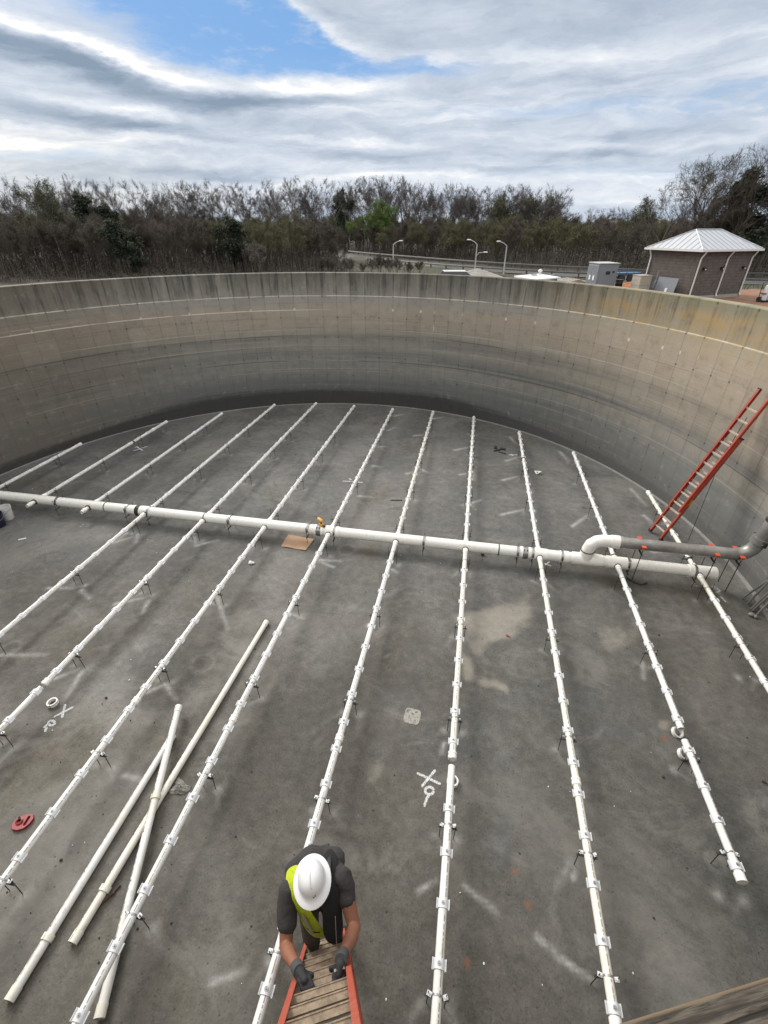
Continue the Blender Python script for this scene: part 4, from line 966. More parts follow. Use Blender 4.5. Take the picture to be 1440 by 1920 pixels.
# red line holder / reel
q = hit(44, 1543); rd = thing('cable_reel', 'red plastic reel with a slot handle on the floor at left', 'reel', (q.x, q.y, 0), R_(20)); rd.scale = (.78, .78, .78)
mb = MB(); outl = [(-.155, -.02), (-.12, -.095), (-.03, -.125), (.06, -.115), (.13, -.05), (.155, .03), (.12, .095), (.03, .11), (-.08, .09), (-.14, .05)]
slot = [(.045, -.075), (.075, -.06), (.095, .05), (.085, .075), (.055, .07), (.035, -.04)]
bm = bmesh.new()
def ngon_hole(outl, hole, z0, z1):
    mb = MB(); n = 40
    def at(poly, ang, c):
        best = None; d = Vector((math.cos(ang), math.sin(ang)))
        for (a, b) in zip(poly, poly[1:]+poly[:1]):
            a, b = Vector(a)-c, Vector(b)-c; e = b-a; den = d.x*e.y-d.y*e.x
            if abs(den) < 1e-9: continue
            t_ = (a.x*e.y-a.y*e.x)/den; s_ = (a.x*d.y-a.y*d.x)/den
            if t_ > 0 and -1e-6 <= s_ <= 1+1e-6: best = t_ if best is None else max(best, t_)
        return c+d*(best or 0)
    c = sum((Vector(p) for p in hole), Vector((0, 0)))/len(hole)
    O = [at(outl, 2*PI*k/n, c) for k in range(n)]; I = [at(hole, 2*PI*k/n, c) for k in range(n)]
    for k in range(n):
        j = (k+1) % n; v = lambda P, z: (P.x, P.y, z)
        mb.quad(v(O[k], z1), v(O[j], z1), v(I[j], z1), v(I[k], z1)); mb.quad(v(O[k], z0), v(I[k], z0), v(I[j], z0), v(O[j], z0))
        mb.quad(v(O[k], z0), v(O[j], z0), v(O[j], z1), v(O[k], z1)); mb.quad(v(I[k], z0), v(I[k], z1), v(I[j], z1), v(I[j], z0))
    return mb
child(ngon_hole(outl, slot, .0, .045), 'body', M_REDP, rd, False, .006)
mb = MB(); mb.lathe([(.05, .045), (.055, .062), (.03, .07), (.025, .05)], (-.05, .01, 0), 16); child(mb, 'hub', M_REDP, rd, True)
mb = MB(); mb.path([(-.06, .02, .06), (-.03, .03, .10), (-.05, .05, .115)], [.014, .018, .010], 8); child(mb, 'crank_knob', M_BLACKP, rd, True)
# debris
q = hit(338, 1478); gq = random.Random(9); mb = MB(); n_ = 9; gr_ = []
for a in range(n_+1):
    row = []
    for b in range(n_+1):
        u, v = a/n_*2-1, b/n_*2-1; rr0 = .10*(1+.25*math.sin(3*math.atan2(v, u)+1)); row.append(Vector((q.x+u*rr0*1.1+v*.03, q.y+v*rr0*.8-u*.02, .006+max(0, .045*(1-u*u)*(1-v*v)+gq.uniform(-.012, .022)))))
    gr_.append(row)
for a in range(n_):
    for b in range(n_): mb.quad(gr_[a][b], gr_[a+1][b], gr_[a+1][b+1], gr_[a][b+1]); mb.quad(*[w_-Vector((0, 0, .004)) for w_ in (gr_[a][b+1], gr_[a+1][b+1], gr_[a+1][b], gr_[a][b])])
o = mb.build('crumpled_wrap', M_PLASTIC, None, fix=False); tag(o, 'crumpled clear wrap between the longest loose pipe and the seventh lateral', 'plastic wrap')
def tangle(px, n, R, m, name, label, cat, r=.012, seed=1):
    p = hit(*px); g = random.Random(seed); mb = MB(); pts = []
    for k in range(n):
        a = k*2.1+g.uniform(-.5, .5); pts.append(p+Vector((math.cos(a)*R*g.uniform(.5, 1), math.sin(a)*R*g.uniform(.5, 1), r+g.uniform(0, .05))))
    sm_ = []
    for a, b in zip(pts, pts[1:]): sm_ += [a, a.lerp(b, .5)+Vector((0, 0, .01))]
    mb.path(sm_, r, 7); o = mb.build(name, m, None, True); return tag(o, label, cat)
tangle((1008, 888), 5, .13, M_FIT, 'strap_offcut', 'white strap offcut on the floor right of the tenth lateral beyond the header', 'strap', .022, 2)
blob('mortar_lump', (470, 1057), [(0, 0, .025, .05, (1, 1, .7)), (.05, .02, .02, .035, (1.2, 1, .7)), (-.03, .05, .02, .03, (1, 1, .8))], M_WPAPER, 'pale mortar lump on the floor below the cardboard sheet at left', 'mortar lump')
def bars_obj(name, px, segs, m, label, cat):
    p = hit(*px); mb = MB()
    for (x0, y0, x1, y1, w_) in segs: mb.path([(p.x+x0, p.y+y0, w_), (p.x+x1, p.y+y1, w_*1.3)], w_, 6)
    o = mb.build(name, m, None); return tag(o, label, cat)
bars_obj('hammer', (934, 845), [(-.14, -.10, .14, .10, .022), (.08, .16, .24, .06, .032)], M_BLACKP, 'black hammer lying on the floor between the ninth and tenth laterals', 'hammer')
bars_obj('chisel', (940, 849), [(-.1, .04, .14, -.10, .018)], M_BLACKP, 'short black chisel beside the black hammer', 'chisel')
bars_obj('tape_measure', (929, 841), [(-.05, 0, .05, 0, .045)], M_BLACKP, 'small black tape measure behind the black hammer', 'tape measure')
bars_obj('steel_offcut', (747, 939), [(-.22, -.02, .1, .03, .012)], M_ROD, 'thin dark rod offcut on the floor left of the eighth lateral', 'rod offcut')
bars_obj('steel_offcut', (904, 1041), [(-.03, 0, .04, .01, .035)], M_ROD, 'small dark bolt lump below the header by the ninth lateral', 'bolt')
mb = MB(); pth = [hit(1175, 1083, .02), hit(1190, 1092, .02), hit(1203, 1096, .02), hit(1213, 1093, .03)]; mb.path(pth, .02, 8); o = mb.build('hose_offcut', M_RUBBER, None, True); tag(o, 'dark bent hose offcut under the header right of the eleventh lateral', 'hose')
bars_obj('wood_chips', (203, 1681), [(-.10, -.12, .02, .02, .016), (-.03, -.08, .05, .05, .014), (-.12, -.16, -.06, -.10, .012), (.02, .0, .07, .12, .012)], M_RUST, 'brown splintered chips under the front collar of the longest loose pipe', 'wood chips')
bars_obj('dead_leaf', (1434, 1468), [(-.03, .02, .03, -.02, .012), (0, .03, .02, -.03, .01)], M_RUST, 'dark red brown leaf on the floor at the right photo edge', 'leaf')
for k, (px, r) in enumerate((((41, 1008), .05), ((1205, 1424), .02), ((1030, 1545), .02))): pass
mb = MB(); q = hit(42, 1011); mb.box((q.x, q.y, .008), (.16, .05, .012), (.8, .6, 0), (-.6, .8, 0)); o = mb.build('paper_scrap', M_WPAPER, None); tag(o, 'white paper scrap on the floor right of the buckets', 'scrap')
# red rag dot, small bits
mb = MB(); q = hit(951, 1192); mb.box((q.x, q.y, .008), (.05, .04, .01), (.8, .6, 0), (-.6, .8, 0)); mb.box((q.x+.03, q.y-.02, .012), (.04, .02, .01), (.9, -.4, 0), (.4, .9, 0)); o = mb.build('red_tape_scrap', M_REDP, None); tag(o, 'tiny scrap of red tape on the pale floor patch', 'tape scrap')
# scattered grit
bmg = bmesh.new(); g = random.Random(11)
for k in range(520):
    a = g.uniform(0, 2*PI); r = RAD*math.sqrt(g.random())*.98; x, y = CX+r*math.cos(a), CY+r*math.sin(a); s = g.uniform(.004, .013)*(1 if g.random() > .06 else 1.8)
    bmesh.ops.create_icosphere(bmg, subdivisions=1, radius=s, matrix=Matrix.Translation((x, y, s*.5)) @ Matrix.Diagonal((1, g.uniform(.6, 1.3), .7, 1)))
me_ = bpy.data.meshes.new('grit'); bmg.to_mesh(me_); bmg.free(); me_.materials.append(M_DEBRIS); o = bpy.data.objects.new('grit', me_); C.objects.link(o); struct(o, 'stuff'); o['label'] = 'dark grit scattered over the tank floor'
bmg = bmesh.new()
for k in range(110):
    a = g.uniform(0, 2*PI); r = RAD*math.sqrt(g.random())*.97; x, y = CX+r*math.cos(a), CY+r*math.sin(a); s = g.uniform(.004, .012)
    bmesh.ops.create_icosphere(bmg, subdivisions=1, radius=s, matrix=Matrix.Translation((x, y, s*.5)) @ Matrix.Diagonal((1, g.uniform(.6, 1.6), .6, 1)))
me_ = bpy.data.meshes.new('pvc_shavings'); bmg.to_mesh(me_); bmg.free(); me_.materials.append(M_WPAPER); o = bpy.data.objects.new('pvc_shavings', me_); C.objects.link(o); struct(o, 'stuff'); o['label'] = 'white plastic shavings scattered over the tank floor'

# ------------------------------------------------------------------ the person on the ladder  (local axes: x = along rungs to the right, y = away from the rim, z up)
M_SKIN = material('skin', lambda t: {'Base Color': t.mix(t.noise(t.obj(), 12, 6, .6), (.17, .070, .040), (.27, .118, .072)), 'Roughness': .55, 'Subsurface Weight': .05, 'bump': (t.noise(t.obj(), 60, 3), .1, .004)})
def cloth(c, name, sc=9, b=.5): return material(name, lambda t: {'Base Color': t.mix(t.noise(t.obj(), sc, 6, .65), tuple(q*.7 for q in c), tuple(q*1.35 for q in c)), 'Roughness': .9, 'bump': (t.noise(t.obj(), 14, 5, .6, 1.0)*1.0+t.noise(t.obj(), 300, 2)*.05, b, .02)})
M_SHIRT = cloth((.030, .0275, .029), 'charcoal_cotton'); M_VESTB = cloth((.008, .008, .009), 'black_vest_cloth'); M_HIVIS = cloth((.37, .45, .012), 'hi_vis_yellow', 12, .6); M_TAPE = material('reflective_tape', col=(.30, .31, .33), rough=.4, scale=20)
M_TROUS = cloth((.050, .040, .031), 'brown_work_cloth'); M_GLOVE = material('black_glove', col=(.014, .014, .016), rough=.75, var=.3, scale=40, bump=.4, bscale=160); M_CUFF = material('grey_glove_knit', col=(.055, .058, .062), rough=.9, scale=60, bump=.4, bscale=200); M_PRINT = material('faded_glove_print', col=(.28, .28, .28), rough=.8, var=.4, scale=60)
M_BOOT = cloth((.075, .05, .03), 'brown_boot_leather', 14, .2); M_HAT = material('white_hard_hat', lambda t: {'Base Color': t.mix(t.ss(t.noise(t.obj(), 18, 6, .7), .6, .78)*.5, (.60, .61, .63), (.36, .35, .33)), 'Roughness': t.m('ADD', .30, t.noise(t.obj(), 9, 5)*.2)})
M_HAIR = material('dark_hair', col=(.02, .015, .012), rough=.8, scale=40)
ps = thing('person', 'person in a white hard hat, dark shirt and yellow vest climbing the orange ladder', 'person', tn(-.18, 1.60, .55), math.atan2(TV.y, TV.x))
W = lambda a, b, c: tn(a, b, c)
sh = {-1: (-.385, 1.66, 1.905), 1: (.045, 1.64, 1.915)}
el = {-1: (-.450, 1.385, 1.72), 1: (.092, 1.355, 1.745)}
wr = {-1: (-.352, 1.165, 1.965), 1: (-.030, 1.135, 2.025)}
# body: legs, pelvis, torso, neck, head and arms as one surface
b = MB()
for s, x in ((-1, -.29), (1, -.07)):
    b.chain([W(x, 1.64, .66), W(x, 1.60, 1.06), W(-.18+s*.085, 1.80, 1.44)], [.045, .06, .08])
b.chain([W(-.18, 1.80, 1.42), W(-.175, 1.78, 1.66), W(-.17, 1.72, 1.86)], [.12, .125, .125]); b.chain([W(-.17, 1.70, 1.90), W(-.178, 1.62, 2.05)], [.07, .058])
for s in (-1, 1):
    b.chain([W(-.17, 1.70, 1.88), W(*sh[s])], [.085, .062])
    mid = (Vector(el[s])+Vector(wr[s]))/2+Vector((s*.006, 0, -.006)); up_ = Vector(sh[s]).lerp(Vector(el[s]), .45)+Vector((s*.004, 0, 0))
    fl_ = Vector(el[s]).lerp(Vector(wr[s]), .32)+Vector((s*.008, 0, -.004))
    b.chain([W(*sh[s]), W(*up_), W(*el[s]), W(*fl_), W(*wr[s])], [.068, .066, .053, .057, .035])
b.sphere(W(-.18, 1.575, 2.135), .098, 16, 12, (.80, 1.0, 1.15)); b.sphere(W(-.18, 1.555, 2.06), .062, 12, 9)
b.sphere(W(-.182, 1.472, 2.105), .017, 8, 6, (.8, 1.2, 1.2)); b.sphere(W(-.182, 1.49, 2.065), .022, 8, 6)
for s in (-1, 1): b.sphere(W(-.18+s*.083, 1.585, 2.115), .026, 8, 6, (.45, .8, 1.2))
from_mesh('body', voxel(b, .008, 5), M_SKIN, ps)
b = MB()
for s in (-1, 1): b.sphere(W(-.18+s*.032, 1.487, 2.13), .012, 10, 7)
b.build('eyes', M_BLACKP, ps, True)
b = MB(); b.sphere(W(-.18, 1.60, 2.135), .10, 16, 10, (.82, 1.0, 1.0)); b.build('hair', M_HAIR, ps, True)
# shirt with short sleeves
b = MB()
b.chain([W(-.18, 1.80, 1.40), W(-.175, 1.80, 1.62), W(-.17, 1.765, 1.80)], [.150, .150, .142])
for s in (-1, 1):
    b.chain([W(-.175+s*.07, 1.80, 1.42), W(-.17+s*.085, 1.80, 1.66), W(-.17+s*.10, 1.74, 1.84)], [.125, .125, .118])
    b.chain([W(-.17+s*.06, 1.735, 1.875), W(*(Vector(sh[s])+Vector((0, .01, 0))))], [.108, .083])
    e_ = Vector(sh[s]).lerp(Vector(el[s]), .60 if s < 0 else .42)
    b.chain([W(*sh[s]), W(*(Vector(sh[s]).lerp(e_, .5)+Vector((s*.012, .0, -.006)))), W(*e_)], [.086, .083, .079])
b.chain([W(-.165, 1.80, 1.90), W(-.17, 1.73, 1.96)], [.09, .078]); b.chain([W(-.33, 1.80, 1.86), W(-.18, 1.84, 1.90), W(.0, 1.80, 1.87)], [.095, .108, .100])
me_ = voxel(b, .009, 7)
g = random.Random(5)
import mathutils
for v in me_.vertices:     # cloth folds
    n_ = mathutils.noise.noise(Vector((v.co.x*9, v.co.y*9, v.co.z*4)))*.008+mathutils.noise.noise(v.co*22)*.003+.007*math.sin(v.co.z*52+v.co.x*30+3*mathutils.noise.noise(v.co*7))*max(0, mathutils.noise.noise(v.co*4+Vector((3, 1, 2)))+.25); v.co += v.normal*n_
from_mesh('shirt', me_, M_SHIRT, ps)
# trousers and boots
b = MB()
for s, x in ((-1, -.29), (1, -.07)):
    b.chain([W(x, 1.645, .70), W(x, 1.60, 1.06), W(-.18+s*.085, 1.80, 1.43)], [.072, .080, .108])
b.chain([W(-.25, 1.80, 1.43), W(-.11, 1.80, 1.43)], [.118, .118])
from_mesh('trousers', voxel(b, .01, 6), M_TROUS, ps)
for s, x in ((-1, -.29), (1, -.07)):
    b = MB(); b.chain([W(x, 1.70, .625), W(x, 1.60, .615), W(x+s*.015, 1.48, .605)], [.046, .05, .044]); b.chain([W(x, 1.67, .64), W(x, 1.655, .80)], [.055, .058])
    bo = from_mesh('boot', voxel(b, .008, 5), M_BOOT, ps)
    mb = MB(); mb.box(W(x+s*.006, 1.595, .567), (.092, .285, .022), TV, NV); mb.build('sole', M_RUBBER, bo, bevel=.006)
# open vest: hi-vis half at the left, black half at the right, both hanging forward
def sheet(rows, th, name, m, par):
    bm = bmesh.new(); grid = [[bm.verts.new(p) for p in r] for r in rows]
    for r0, r1 in zip(grid, grid[1:]):
        for k in range(len(r0)-1): bm.faces.new((r0[k], r0[k+1], r1[k+1], r1[k]))
    bmesh.ops.recalc_face_normals(bm, faces=bm.faces)
    M = wm(par).inverted(); bm.transform(M)
    me_ = bpy.data.meshes.new(name); bm.to_mesh(me_); bm.free(); me_.materials.append(m); o = bpy.data.objects.new(name, me_); C.objects.link(o); o.parent = par
    me_.polygons.foreach_set('use_smooth', [True]*len(me_.polygons))
    q = o.modifiers.new('t', 'SOLIDIFY'); q.thickness = th; q.offset = 1; q2 = o.modifiers.new('s', 'SUBSURF'); q2.levels = q2.render_levels = 2
    return o
vl = sheet([[W(-.40, 1.80, 1.93), W(-.34, 1.80, 1.985), W(-.27, 1.80, 2.00)],
   [W(-.405, 1.69, 1.985), W(-.34, 1.67, 2.03), W(-.27, 1.66, 2.03)],
   [W(-.370, 1.585, 1.93), W(-.325, 1.555, 1.96), W(-.25, 1.54, 1.93)],
   [W(-.335, 1.545, 1.80), W(-.29, 1.50, 1.83), W(-.215, 1.49, 1.80)],
   [W(-.325, 1.55, 1.60), W(-.255, 1.465, 1.61), W(-.150, 1.46, 1.58)],
   [W(-.32, 1.57, 1.36), W(-.24, 1.47, 1.34), W(-.130, 1.47, 1.33)]], .008, 'vest_panel', M_HIVIS, ps)
vl['label'] = 'hi-vis yellow vest front'
tp_ = sheet([[W(-.312, 1.500, 1.86), W(-.287, 1.49, 1.875)], [W(-.295, 1.480, 1.76), W(-.268, 1.470, 1.77)], [W(-.272, 1.463, 1.62), W(-.245, 1.458, 1.62)], [W(-.26, 1.468, 1.46), W(-.232, 1.466, 1.46)]], .005, 'reflective_strip', M_TAPE, ps)
tp2 = sheet([[W(-.322, 1.540, 1.53), W(-.262, 1.466, 1.545), W(-.178, 1.455, 1.525)], [W(-.320, 1.540, 1.49), W(-.26, 1.468, 1.50), W(-.174, 1.455, 1.485)]], .006, 'reflective_strip', M_VESTB, ps)
vr = sheet([[W(-.06, 1.86, 1.965), W(.00, 1.86, 1.95), W(.035, 1.84, 1.93)],
   [W(-.085, 1.73, 2.03), W(-.02, 1.73, 2.02), W(.03, 1.72, 1.995)],
   [W(-.115, 1.585, 1.975), W(-.045, 1.56, 1.975), W(.02, 1.575, 1.94)],
   [W(-.145, 1.475, 1.82), W(-.06, 1.440, 1.84), W(.015, 1.48, 1.82)],
   [W(-.165, 1.435, 1.62), W(-.075, 1.385, 1.63), W(.010, 1.43, 1.62)],
   [W(-.150, 1.42, 1.42), W(-.085, 1.37, 1.40), W(.0, 1.42, 1.44)]], .010, 'vest_panel', M_VESTB, ps)
vr['label'] = 'black vest front'
zp = MB(); zp.path([W(-.045, 1.425, 1.85), W(-.058, 1.375, 1.64), W(-.066, 1.358, 1.44)], .003, 6); zp.build('zipper', M_TAPE, vr)
# strap crossing the shoulder
sheet([[W(-.025, 1.90, 1.89), W(.005, 1.90, 1.88)], [W(-.045, 1.78, 2.015), W(-.01, 1.78, 2.01)], [W(-.075, 1.65, 2.05), W(-.038, 1.65, 2.045)], [W(-.10, 1.53, 1.96), W(-.06, 1.52, 1.955)]], .006, 'harness_strap', M_BLACKP, ps)
mb = MB(); mb.box(W(-.055, 1.90, 1.895), (.075, .045, .05), TV, NV); mb.build('harness_buckle', M_BLACKP, ps, bevel=.01)
# hands in gloves
def hand(s, name):
    w_ = Vector(wr[s]); rung = Vector((0, 1.06, 1.985))
    cx_ = -.305 if s < 0 else -.068; sn = 0 if s < 0 else -.030                     # where the palm sits along the rung
    palm = Vector((cx_, 1.080+sn, 2.022)); b = MB()
    b.chain([W(*w_), W(*(w_.lerp(palm, .5)+Vector((0, 0, .006)))), W(*palm)], [.037, .042, .033])
    for k in range(4):
        dx_ = (k-1.5)*.0225; b.chain([W(*(w_.lerp(palm, .55)+Vector((dx_*.7, 0, 0)))), W(palm.x+dx_, palm.y, palm.z)], [.024, .018])
        ln = (.9, 1.0, .97, .8)[k if s > 0 else 3-k]; yaw_ = .012*s*(-1)+(.02 if s < 0 else -.004)
        pts = [W(palm.x+dx_, palm.y, palm.z), W(palm.x+dx_*1.08+yaw_*.5, 1.053+sn-.020*ln, 2.024), W(palm.x+dx_*1.1+yaw_, 1.012+sn*.6-.014*ln, 2.000), W(palm.x+dx_*1.08+yaw_, 1.004+sn*.5, 1.968-.018*ln)]
        b.chain(pts, [.0155, .0135, .0122, .0105], 8, 6)
    th_ = -s; b.chain([W(*(w_.lerp(palm, .45)+Vector((th_*.022, 0, -.01)))), W(palm.x+th_*.052, 1.105, 1.985), W(palm.x+th_*.045, 1.075, 1.962), W(palm.x+th_*.030, 1.055, 1.953)], [.020, .0155, .013, .0105], 8, 6)
    gl = from_mesh('glove', voxel(b, .0042, 3), M_GLOVE, ps)
    dv_ = (Vector(el[s])-w_).normalized(); c0 = w_-dv_*.005; mb = MB(); mb.path([W(*(c0-dv_*.035)), W(*(c0+dv_*.0)), W(*(c0+dv_*.045)), W(*(c0+dv_*.052))], [.043, .0425, .044, .040], 18); mb.build('cuff', M_CUFF, gl, True)
    return gl
hand(-1, 'left'); gR = hand(1, 'right')
mb = MB(); g = random.Random(4)
for k in range(9):      # worn print on the back of the glove
    mb.box(W(-.092+.008*k+g.uniform(-.002, .002), 1.072+g.uniform(-.004, .004), 2.0555), (.0055, g.uniform(.012, .022), .004), TV, NV)
mb.build('worn_print', M_PRINT, gR)
# full brim hard hat
hh = Matrix.Translation(W(-.182, 1.572, 2.215)) @ Matrix.Rotation(math.atan2(TV.y, TV.x)-.10, 4, 'Z') @ Matrix.Rotation(R_(5), 4, 'X') @ Matrix.Rotation(R_(-4), 4, 'Y')
mb = MB(); mb.lathe([(.150, -.012), (.152, -.006), (.147, -.002), (.128, .006), (.112, .014), (.108, .030), (.103, .060), (.090, .092), (.066, .116), (.035, .129), (0, .133)], n=40)
mb.lathe([(.150, -.012), (.125, .0), (.104, .010), (.098, .05), (.08, .09), (.04, .12), (0, .125)], n=40)
mb.v = [hh @ Vector((v.x*.97, v.y*1.17+(.008 if v.z > .02 else 0), v.z)) for v in mb.v]
hat = mb.build('hard_hat', M_HAT, ps, True)
mb = MB(); 
for k in range(-3, 4):
    a = k/3*1.1; mb.v  # low crown ridge
rid = [hh @ Vector((0, y, .133*math.sqrt(max(0, 1-(y/.128)**2))**.9+.001)) for y in [-.10+.02*k for k in range(11)]]
mb.path(rid, [.002]+[.006]*9+[.002], 8); mb.build('crown_ridge', M_HAT, hat, True)
mb = MB()
for (x, y) in ((.018, -.118), (.030, -.112), (.010, -.075)): 
    p_ = hh @ Vector((x, y, .133*(max(0, 1-(y/.128)**2-(x/.11)**2))**.45+.002)); mb.sphere(p_, .0045 if y < -.1 else .002, 8, 6)
mb.build('scuff_mark', M_BLACKP, hat)

# ------------------------------------------------------------------ brick pump house
bo_ = Vector((15.13, 40.53, 2.0)); U = Vector((.856, .517, 0)).normalized(); Vv = Vector((-U.y, U.x, 0)); BW, BD, BH = 5.42, 4.26, 3.18
M_BRICK = material('brown_block', lambda t: (lambda x, y, z: (lambda row: {'Base Color': t.mix(t.sat(t.ss(t.m('PINGPONG', z, .1), .012, .003)*.8), t.mix(t.noise(t.vec(t.m('ADD', x, y)*2.6, t.m('FLOOR', z/.2)*7.3, t.m('SUBTRACT', x, y)*2.6), 1.0, 2, .5), (.050, .043, .039), (.150, .130, .117)), (.038, .034, .032)),
    'Roughness': .9, 'bump': (t.ss(t.m('PINGPONG', z, .1), .003, .02)+t.noise(t.obj(), 18, 4)*.4, .5, .02)})(None))(*t.xyz(t.obj())))
M_ROOF = material('metal_roof', col=(.40, .42, .455), rough=.34, metal=.35, var=.05, scale=.8); M_TRIM = material('white_trim', col=(.62, .62, .62), rough=.5, var=.05)
bh = thing('brick_building', 'brown block pump house with a silver hip roof and three white downspouts', 'building', bo_, math.atan2(U.y, U.x))
def ch(mb, name, m, parent=bh, smooth=False, bevel=0): o = mb.build(name, m, None, smooth, bevel); o.parent = parent; return o
mb = MB(); mb.box((BW/2, BD/2, BH/2), (BW, BD, BH)); ch(mb, 'wall', M_BRICK)
mb = MB(); mb.box((BW/2, BD/2, .10), (BW+.08, BD+.08, .22)); ch(mb, 'plinth', material('plinth_concrete', col=(.30, .28, .26), rough=.9))
ov = .30; RH = 1.22; E0 = [(-ov, -ov), (BW+ov, -ov), (BW+ov, BD+ov), (-ov, BD+ov)]; inset = BD*.36
r0, r1 = Vector((inset-.1, BD/2, BH+RH)), Vector((BW-inset+.1, BD/2, BH+RH)); ez = BH+.04
Ev = [Vector((*e, ez)) for e in E0]
mb = MB(); mb.quad(Ev[0], Ev[1], r1, r0); mb.quad(Ev[1], Ev[2], r1); mb.quad(Ev[2], Ev[3], r0, r1); mb.quad(Ev[3], Ev[0], r0); mb.quad(*[e-Vector((0, 0, .02)) for e in Ev][::-1])
def seam(a, b, w_=.035, h=.05):
    d = (b-a).normalized(); mb.path([a+Vector((0, 0, h*.3)), b+Vector((0, 0, h*.3))], w_*.5, 5)
for side_ in range(4):
    a, b = Ev[side_], Ev[(side_+1) % 4]; ta_, tb_ = [(r0, r1), (r1, r1), (r1, r0), (r0, r0)][side_]
    n_s = 12 if side_ % 2 == 0 else 10
    for k in range(1, n_s):
        f = k/n_s; e = a.lerp(b, f); d = Vector((-(b-a).y, (b-a).x, 0)).normalized()
        # climb perpendicular to the eave until a hip or the ridge
        La = (b-a).length; s_ = f*La; run = (BD/2+ov) if side_ % 2 == 0 else (inset+ov-.1)
        hipr = run/((BD/2+ov) if side_ % 2 else (inset+ov-.1))
        reach = min(1.0, s_/((inset+ov-.1) if side_ % 2 == 0 else (BD/2+ov)), (La-s_)/((inset+ov-.1) if side_ % 2 == 0 else (BD/2+ov)))
        seam(e, e+d*run*reach+Vector((0, 0, (BH+RH-ez)*reach)))
for a, b in ((Ev[0], r0), (Ev[1], r1), (Ev[2], r1), (Ev[3], r0), (r0, r1)): seam(a, b, .09, .06)
ch(mb, 'roof', M_ROOF)
mb = MB()
for k in range(4):
    a, b = Ev[k], Ev[(k+1) % 4]; d = (b-a).normalized(); n_ = Vector((d.y, -d.x, 0)); mb.box((a+b)/2+n_*.05-Vector((0, 0, .07)), ((b-a).length+.2*(k % 2 == 0)-.002, .11, .13), d, n_)
ch(mb, 'gutter', M_TRIM)
def spout(x, y, dx_, dy_, name='downspout'):
    mb = MB(); mb.path([(x+dx_*(ov+.02), y+dy_*(ov+.02), BH-.06), (x+dx_*(ov), y+dy_*ov, BH-.16), (x+dx_*.09, y+dy_*.09, BH-.48), (x+dx_*.06, y+dy_*.06, BH-.6), (x+dx_*.06, y+dy_*.06, .25), (x+dx_*.16, y+dy_*.16, .12)], .055, 8); ch(mb, name, M_TRIM)
spout(.10, 0, 0, -1); spout(BW*.52, 0, 0, -1); spout(BW-.10, 0, 0, -1); spout(0, BD-.12, -1, 0)
for x in (.75, BW*.47, BW-.62):
    mb = MB(); mb.box((x, -.06, 2.02), (.24, .12, .16)); mb.box((x, -.14, 1.97), (.20, .08, .09)); lt = ch(mb, 'wall_light', M_BLACKP)
    mb = MB(); mb.box((x, -.181, 1.965), (.13, .006, .06)); ch(mb, 'lens', M_TRIM, lt)
M_BEIGE = material('beige_paint', col=(.36, .335, .28), rough=.5, var=.06); M_GREYL = material('light_grey_paint', col=(.23, .25, .28), rough=.45, var=.06); M_GREY = material('grey_paint', col=(.17, .19, .215), rough=.45, var=.08)
# beige generator cabinet and leaning grey sheet beside the left wall
def place(px, z): return hit(*px, z)
RL = math.atan2(-Vv.y, -Vv.x)          # along the left wall, front side looking out
q = bo_+Vv*3.35-U*1.25; gb = thing('generator_cabinet', 'beige metal cabinet standing by the left wall of the brick building', 'cabinet', (q.x, q.y, 2.0), math.atan2(U.y, U.x)-.12)
mb = MB(); mb.box((0, 0, .74), (1.0, .95, 1.30)); ch(mb, 'housing', M_BEIGE, gb, bevel=.02); mb = MB(); mb.box((0, 0, .05), (1.2, 1.1, .18)); ch(mb, 'base_slab', M_TRIM, gb)
mb = MB(); mb.box((0, 0, 1.405), (1.06, .99, .03)); ch(mb, 'lid', M_BEIGE, gb)
mb = MB(); mb.box((0, -.478, .72), (.9, .006, .02)); mb.box((-.503, 0, .72), (.006, .8, .02)); mb.box((-.506, 0, 1.08), (.012, .16, .05)); ch(mb, 'panel_seam', M_GREY, gb)
q = bo_+Vv*1.65-U*.55; gp2 = thing('grey_panel', 'flat grey metal sheet leaning by the corner of the brick building', 'panel', (q.x, q.y, 2.0), RL)
mb = MB(); mb.box((0, .02, .68), (1.75, .05, 1.34), None, (0, .985, -.17), (0, .17, .985)); ch(mb, 'sheet', M_GREY, gp2); mb = MB(); mb.box((.15, -.04, .52), (.20, .012, .26), None, (0, .985, -.17), (0, .17, .985)); ch(mb, 'paper_notice', M_TRIM, gp2)
q = bo_+Vv*2.75-U*.42; mb = MB(); mb.box((0, 0, .55), (.14, .10, 1.1)); mb.path([(0, 0, 1.1), (0, 0, 1.75)], .03, 8); mb.box((-.02, -.07, .75), (.26, .12, .38)); o = mb.build('electrical_box', M_GREYL, None); o.location = (q.x, q.y, 2.0); o.rotation_euler = (0, 0, RL); tag(o, 'slim grey electrical box on a post between the beige cabinet and grey panel', 'electrical box')
# grey container
q = place((1114, 549), 2.0); ck = thing('equipment_container', 'small grey metal container with double doors beyond the tank wall', 'container', (q.x, q.y, 1.8), math.atan2(.30, .95))
CH = 2.28
mb = MB(); mb.box((.8, .85, CH/2), (1.6, 1.7, CH)); ch(mb, 'shell', M_GREY, ck)
mb = MB(); mb.box((.8, .85, CH+.03), (1.72, 1.82, .06)); ch(mb, 'roof', material('container_roof', col=(.38, .38, .38), rough=.5), ck)
for k in range(2):
    mb = MB(); mb.box((-.03, .44+.83*k, CH/2), (.05, .78, CH-.16)); dr_ = ch(mb, 'door', M_GREYL, ck)
    mb = MB()
    for j in range(4): mb.box((-.062, .17+.83*k+.18*j, CH/2), (.02, .07, CH-.3))
    ch(mb, 'door_rib', M_GREY, dr_); mb = MB(); mb.box((-.085, .5+.6*k, CH*.55), (.02, .25, .34)); ch(mb, 'sign', M_TRIM, dr_)
